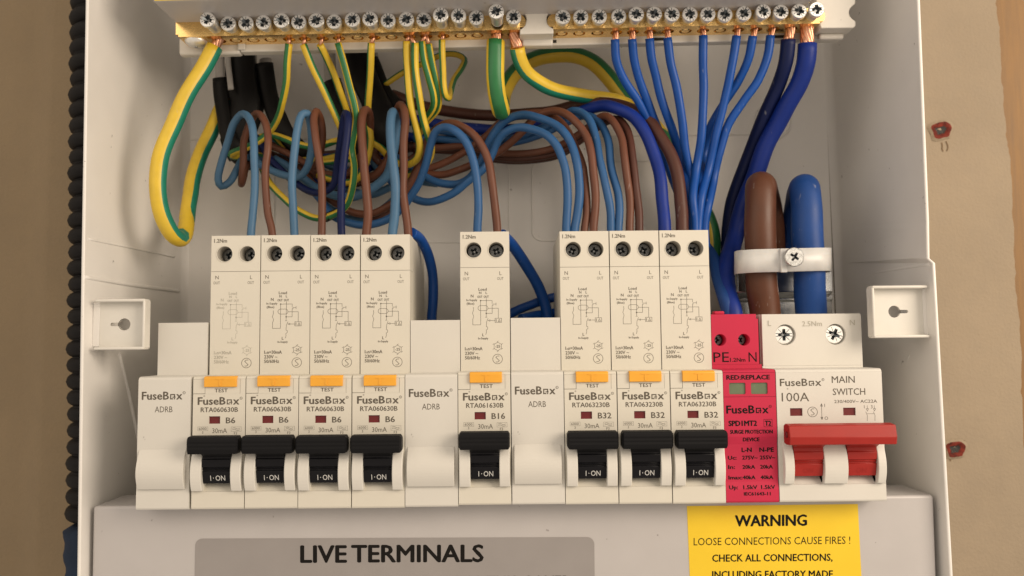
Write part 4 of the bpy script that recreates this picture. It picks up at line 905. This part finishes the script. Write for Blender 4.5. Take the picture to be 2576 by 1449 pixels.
earth('earth wire left of the close pair right of the brown tail', 11, [(1023, 104, YW), (1024, 150, 29), (1028, 215, 31), (1036, 275, 34), (1050, 330, 38), (1056, 365, 40), (1052, 392, 43), (1037, 408, 47), (1015, 412, 52), (985, 400, 56), (955, 370, 60), (925, 350, 62)], r=1.5, st=(95, 75, 45))
earth('earth wire right of the close pair, passing behind the blue arch', 11, [(1044, 108, YW - 1), (1044, 160, 28), (1048, 215, 30), (1058, 270, 33), (1072, 325, 37), (1082, 360, 41), (1080, 395, 48), (1060, 425, 54), (1030, 440, 58), (980, 440, 62)], r=1.45, st=(50, 60, 38))
earth('earth wire bending back left near the bottom, left of its twin', 12, [(1061, 104, YW), (1066, 150, 29), (1078, 200, 31), (1090, 240, 34), (1091, 262, 37), (1082, 282, 40), (1068, 302, 43), (1055, 330, 50)], r=1.35, st=(15, 10, 42))
earth('earth wire bending back left near the bottom, right of its twin', 12, [(1078, 110, YW + .5), (1086, 155, 30), (1098, 205, 33), (1105, 250, 37), (1100, 275, 41), (1086, 293, 44), (1070, 310, 47), (1050, 345, 54)], r=1.35, st=(10, 10, 40))
earth('earth wire with a tight hairpin that loops up behind the bar', 13, [(1112, 100, YW), (1112, 147, 29), (1114, 205, 32), (1121, 240, 34), (1129, 248, 38), (1133, 232, 44), (1142, 202, 50), (1162, 170, 55), (1168, 150, 58), (1152, 138, 60), (1120, 137, 62), (1070, 157, 64), (1016, 182, 66), (968, 213, 68)], r=1.3, st=(60, 60, 50))
E = 'thick earth cables'
cable('earth_cable', 'thick yellow and green earth cable looping down at the far left', [(540, 118, YW), (515, 165, 26), (480, 225, 24), (445, 290, 23), (416, 355, 22), (401, 420, 22), (398, 480, 22), (410, 545, 24), (432, 592, 28), (450, 604, 33), (462, 592, 40), (472, 550, 46), (479, 500, 50), (486, 450, 54), (503, 395, 58), (528, 335, 62), (560, 270, 66), (600, 215, 72)], 3.05, 'eyellow', 'earth cable', E, stripe=([(0, -92), (.50, -88), (.60, -276), (1, -276)], 0, 40), m2='eteal', cond=(barpt(WE, USE, 0), 1.9), strand=7, n=24, down=False)
cable('earth_cable', 'thick green striped earth cable hanging straight in the middle and turning back', [(1247, 104, YW), (1246, 150, 27), (1245, 195, 28), (1249, 235, 30), (1256, 268, 34), (1259, 280, 42), (1260, 262, 54), (1268, 228, 62), (1295, 185, 66), (1335, 152, 68), (1385, 138, 69), (1440, 138, 69), (1490, 158, 68), (1530, 198, 67), (1568, 248, 66), (1625, 310, 66), (1680, 360, 65), (1705, 405, 64), (1740, 470, 62), (1775, 540, 60), (1790, 600, 58)], 3.5, 'eyellow', 'earth cable', E, stripe=([(0, 2), (.15, 6), (.22, -40), (1, -40)], 0, 50), m2='egreen', cond=(barpt(WE, USE, 16), 1.9), strand=7, n=24)
cable('earth_cable', 'thick earth cable sweeping right from the last screw of the left bar', [(1301, 120, YW + 1), (1306, 145, 30), (1322, 180, 34), (1355, 208, 39), (1405, 228, 45), (1460, 240, 50), (1520, 248, 54), (1570, 262, 58), (1610, 280, 62), (1660, 330, 66), (1700, 390, 68)], 2.85, 'eyellow', 'earth cable', E, stripe=(72, 84, 46), m2='eteal', cond=(barpt(WE, USE, 17), 2.2), strand=9, n=24, down=False)

# meter tails and their clamp
def utail(name, lb, front, rear, r, mat):
    q = [(x, y, d) for x, y, d in rear + front]
    return cable(name, lb, q, r, mat, 'meter tail', 'thick meter tails at the right', n=28)
utail('meter_tail', 'thick brown meter tail folding over into the main switch', [(1912, 470, 30), (1911, 510, 27), (1911, 560, 26), (1912, 640, 26.5), (1916, 710, 28), (1924, 790, 30)], [(1958, 830, 66), (1950, 700, 64), (1940, 600, 58), (1927, 520, 50), (1916, 478, 40)], 5.75, 'tailbrown')
utail('meter_tail', 'thick blue meter tail folding over right of the brown one', [(2023, 476, 30), (2026, 515, 27), (2030, 570, 26), (2034, 640, 26.5), (2036, 710, 28), (2041, 790, 30)], [(1990, 830, 66), (1996, 700, 64), (2002, 600, 58), (2014, 520, 50), (2020, 482, 40)], 5.75, 'tailblue')
cl = empty('cable_clamp', P(1970, 655, 30), 'white nylon band clamping the two thick tails with a screw', 'cable clamp'); CO = P(1970, 655, 30)
mb = MB()
def band(pts, hpx, th, m):
    n_ = len(pts); A = [P(x, y - hpx, d) for x, y, d in pts]; B = [P(x, y + hpx, d) for x, y, d in pts]; bm = mb.bm
    vs = []
    for a, b in zip(A, B):
        vs.append([bm.verts.new(v) for v in (a - CO, b - CO, b - CO + Vector((0, th, 0)), a - CO + Vector((0, th, 0)))])
    for u, v in zip(vs, vs[1:]):
        for k in range(4): f = bm.faces.new((u[k], u[(k + 1) % 4], v[(k + 1) % 4], v[k])); f.smooth = k in (0, 2); f.material_index = mb.mi(m)
    bm.faces.new(vs[0][::-1]).material_index = mb.mi(m); bm.faces.new(vs[-1]).material_index = mb.mi(m)
    bmesh.ops.recalc_face_normals(bm, faces=bm.faces)
band([(1853, 664, 44), (1849, 663, 36), (1850, 661, 28), (1856, 659, 23), (1870, 658, 20.4), (1900, 656, 19), (1940, 655, 18.6), (1980, 654, 18.7), (2020, 653, 18.9), (2060, 652, 19.4), (2082, 652, 21), (2091, 652, 25), (2092, 653, 31), (2090, 655, 44)], 29, 1.3, MT['nylon'])
mb.build('band', cl)
mb = MB(); a = P(1965, 690, 17.8) - CO; b = P(1984, 618, 17.8) - CO; mb.box(a.x, a.x + 2.4, 17.7 - CO.y, 18.9 - CO.y, a.z + .7, b.z - 1, MT['nylon'], .3); mb.build('band_joint', cl)
ps = screw_mesh('clamp_screw_mesh', 3.5, 1.7, .5, False, MT['steelscrew'], 8)
o = screw('screw', ps, cl, P(1999, 646, 14.8) - CO, 35)
mb = MB()
a = P(1851, 738, 44) - CO; b = P(2088, 640, 44) - CO
mb.prism([(12, a.z), (12, b.z), (16, b.z + .5), (17.2, b.z + .5), (17.2, a.z - 2), (14, a.z - .5)], a.x, b.x, MT['steel'], bev=.5)
mb.build('bracket', cl)
mb = MB(); a = P(1838, 830, 50) - CO; b = P(2092, 742, 50) - CO
mb.prism([(20, a.z), (20, b.z - 2.5), (18.6, b.z - 2), (18.6, b.z), (24, b.z), (24, a.z)], a.x, b.x, MT['steel'], bev=.25); mb.build('base_plate', cl)

# black taped cables entering at the top left
def taped(lb, pale, tape, r1, r2, fl=(.6, 1.25)):
    th = empty('taped_cable', P(*tape[0]), lb, 'cable', 'black taped cables at the upper left'); O = P(*tape[0])
    mb = MB(); mb.tube([v - O for v in spline([P(*q) for q in pale], 3)], r1, MT['greysheath'], 16, flat=fl); mb.build('sheath', th)
    mb = MB(); mb.tube([v - O for v in spline([P(*q) for q in tape], 2.0)], r2, MT['tape'], 20, flat=fl, wob=.03); mb.build('tape_wrap', th)
taped('short wide black taped cable low behind the first pale loop', [(632, 60, 72), (634, 150, 71), (636, 200, 70)], [(640, 190, 70), (636, 240, 69), (625, 290, 66), (606, 340, 64), (600, 378, 64), (640, 395, 66)], 1.6, 4.6, (.7, 1.3))
taped('narrow black taped cable with a pale end above it at the far left', [(553, 60, 66), (553, 145, 64), (554, 205, 62)], [(553, 197, 62), (556, 240, 62), (563, 290, 60), (572, 335, 58), (590, 368, 57), (625, 392, 60)], 1.6, 2.5)
taped('wide black taped cable beside a pale strip, left of centre group', [(572, 60, 62), (573, 146, 60), (581, 225, 57)], [(604, 60, 66), (604, 146, 65), (608, 215, 63), (618, 262, 62), (608, 310, 62), (592, 350, 62), (610, 385, 62)], .9, 4.9, (.6, 1.35))
taped('black taped cable with an obliquely cut end, slanting right', [(668, 150, 72), (668, 175, 70), (674, 200, 68)], [(665, 160, 66), (668, 190, 66), (680, 250, 64), (698, 295, 62), (718, 335, 61), (742, 365, 62), (770, 395, 64)], 2.2, 3.1)
taped('black taped cable behind the slanting earth wires', [(826, 60, 74), (828, 145, 72), (834, 208, 68)], [(836, 203, 66), (848, 245, 65), (868, 300, 63), (885, 345, 63), (905, 390, 64)], 2.2, 3.0)
taped('broad black taped cable behind the straight earth wire', [(872, 60, 74), (878, 145, 72), (888, 196, 68)], [(895, 60, 66), (897, 140, 66), (915, 195, 65), (938, 245, 64), (958, 290, 62), (972, 330, 60), (985, 365, 62)], 2.6, 4.7)
taped('black taped cable at the right of its group, turning to brown', [(930, 60, 74), (940, 150, 72), (955, 200, 70)], [(932, 150, 70), (948, 190, 69), (968, 235, 68), (990, 262, 67), (1010, 300, 66)], 1.8, 2.8)
# short black tube end where the lowest earth wire ends
mb = MB(); a = P(818, 549, 53); b = P(842, 538, 57)
mb.tube([a, a.lerp(b, .5), b], 1.8, MT['tape'], 16, cap=False); mb.tube([a, a.lerp(b, .5), b], 1.5, MT['dark'], 16)
tag(mb.build('sleeve_end'), 'short black sleeve end at the lowest green and yellow loop', 'sleeve')
# deeper strands of the bundle
BU = 'deep strands of the cable bundle'
for lb, mat, r, pts in (
    ('brown strand crossing the bundle behind the second breaker', 'darkbrown', 1.6, [(640, 375, 64), (700, 395, 66), (760, 425, 66), (830, 455, 66), (900, 460, 66), (980, 430, 66), (1060, 385, 66)]),
    ('pale blue strand crossing the bundle behind the second breaker', 'sky', 1.6, [(600, 400, 66), (660, 405, 68), (740, 400, 70), (800, 425, 70), (860, 470, 68), (930, 490, 68), (985, 470, 68)]),
    ('pale blue strand leaving the lower bundle towards the right', 'sky', 1.5, [(760, 440, 70), (800, 470, 70), (845, 530, 66), (880, 552, 64), (930, 545, 64), (990, 500, 66), (1040, 440, 68)]),
    ('brown strand of the lower bundle curving under the third breaker tails', 'darkbrown', 1.5, [(790, 450, 72), (835, 495, 70), (870, 525, 66), (915, 548, 64), (960, 545, 64), (1010, 505, 66), (1060, 430, 68)]),
    ('blue strand running level behind the B16 arch', 'royal', 1.9, [(960, 330, 72), (1040, 345, 72), (1100, 352, 72), (1180, 350, 72), (1260, 345, 72), (1330, 325, 72)]),
    ('brown strand running level behind the B16 arch', 'darkbrown', 2.2, [(930, 390, 72), (1000, 375, 72), (1080, 368, 72), (1160, 376, 72), (1240, 396, 71), (1330, 402, 70), (1400, 388, 70), (1450, 360, 68)]),
    ('green and yellow strand low in the bundle', 'eyellow', 1.3, [(690, 345, 64), (730, 385, 64), (800, 405, 62), (850, 404, 62), (900, 398, 64)]),
    ('dark blue strand low in the bundle left of centre', 'royal', 1.6, [(650, 350, 66), (670, 385, 66), (710, 420, 66), (760, 440, 68), (840, 452, 70), (930, 420, 70)]),
    ('brown strand fanning up to the black tape on the right', 'brown', 1.6, [(1000, 258, 70), (975, 300, 68), (950, 350, 68), (940, 390, 68), (965, 415, 68), (1010, 420, 68)]),
    ('blue strand fanning up to the black tape on the right', 'sky', 1.6, [(985, 300, 72), (950, 340, 72), (935, 380, 72), (945, 420, 70), (990, 450, 70), (1050, 455, 68), (1100, 462, 66)])):
    st = dict(stripe=(60, 60, 50), m2='egreen') if mat == 'eyellow' else {}
    cable('bundle_strand', lb, pts, r, mat, 'wire', BU, down=False, **st)

rnd = random.Random(11)
for k in range(6):
    x0 = rnd.uniform(610, 680); y0 = rnd.uniform(345, 400); pts = []
    dip = rnd.uniform(30, 110); xe = rnd.uniform(960, 1090); ye = rnd.uniform(330, 420)
    for j in range(8):
        t = j / 7; pts.append((x0 + (xe - x0) * t, y0 + (ye - y0) * t + dip * math.sin(math.pi * t) + rnd.uniform(-7, 7), 73 + rnd.uniform(-2, 3)))
    mt_, nm_ = (('darkbrown', 'brown'), ('royal', 'dark blue'), ('sky', 'pale blue'))[k % 3]
    cable('bundle_strand', 'thin %s strand lying at the very back of the tangle' % nm_, pts, 1.45, mt_, 'wire', 'thin %s strands at the very back of the tangle' % nm_, down=False)
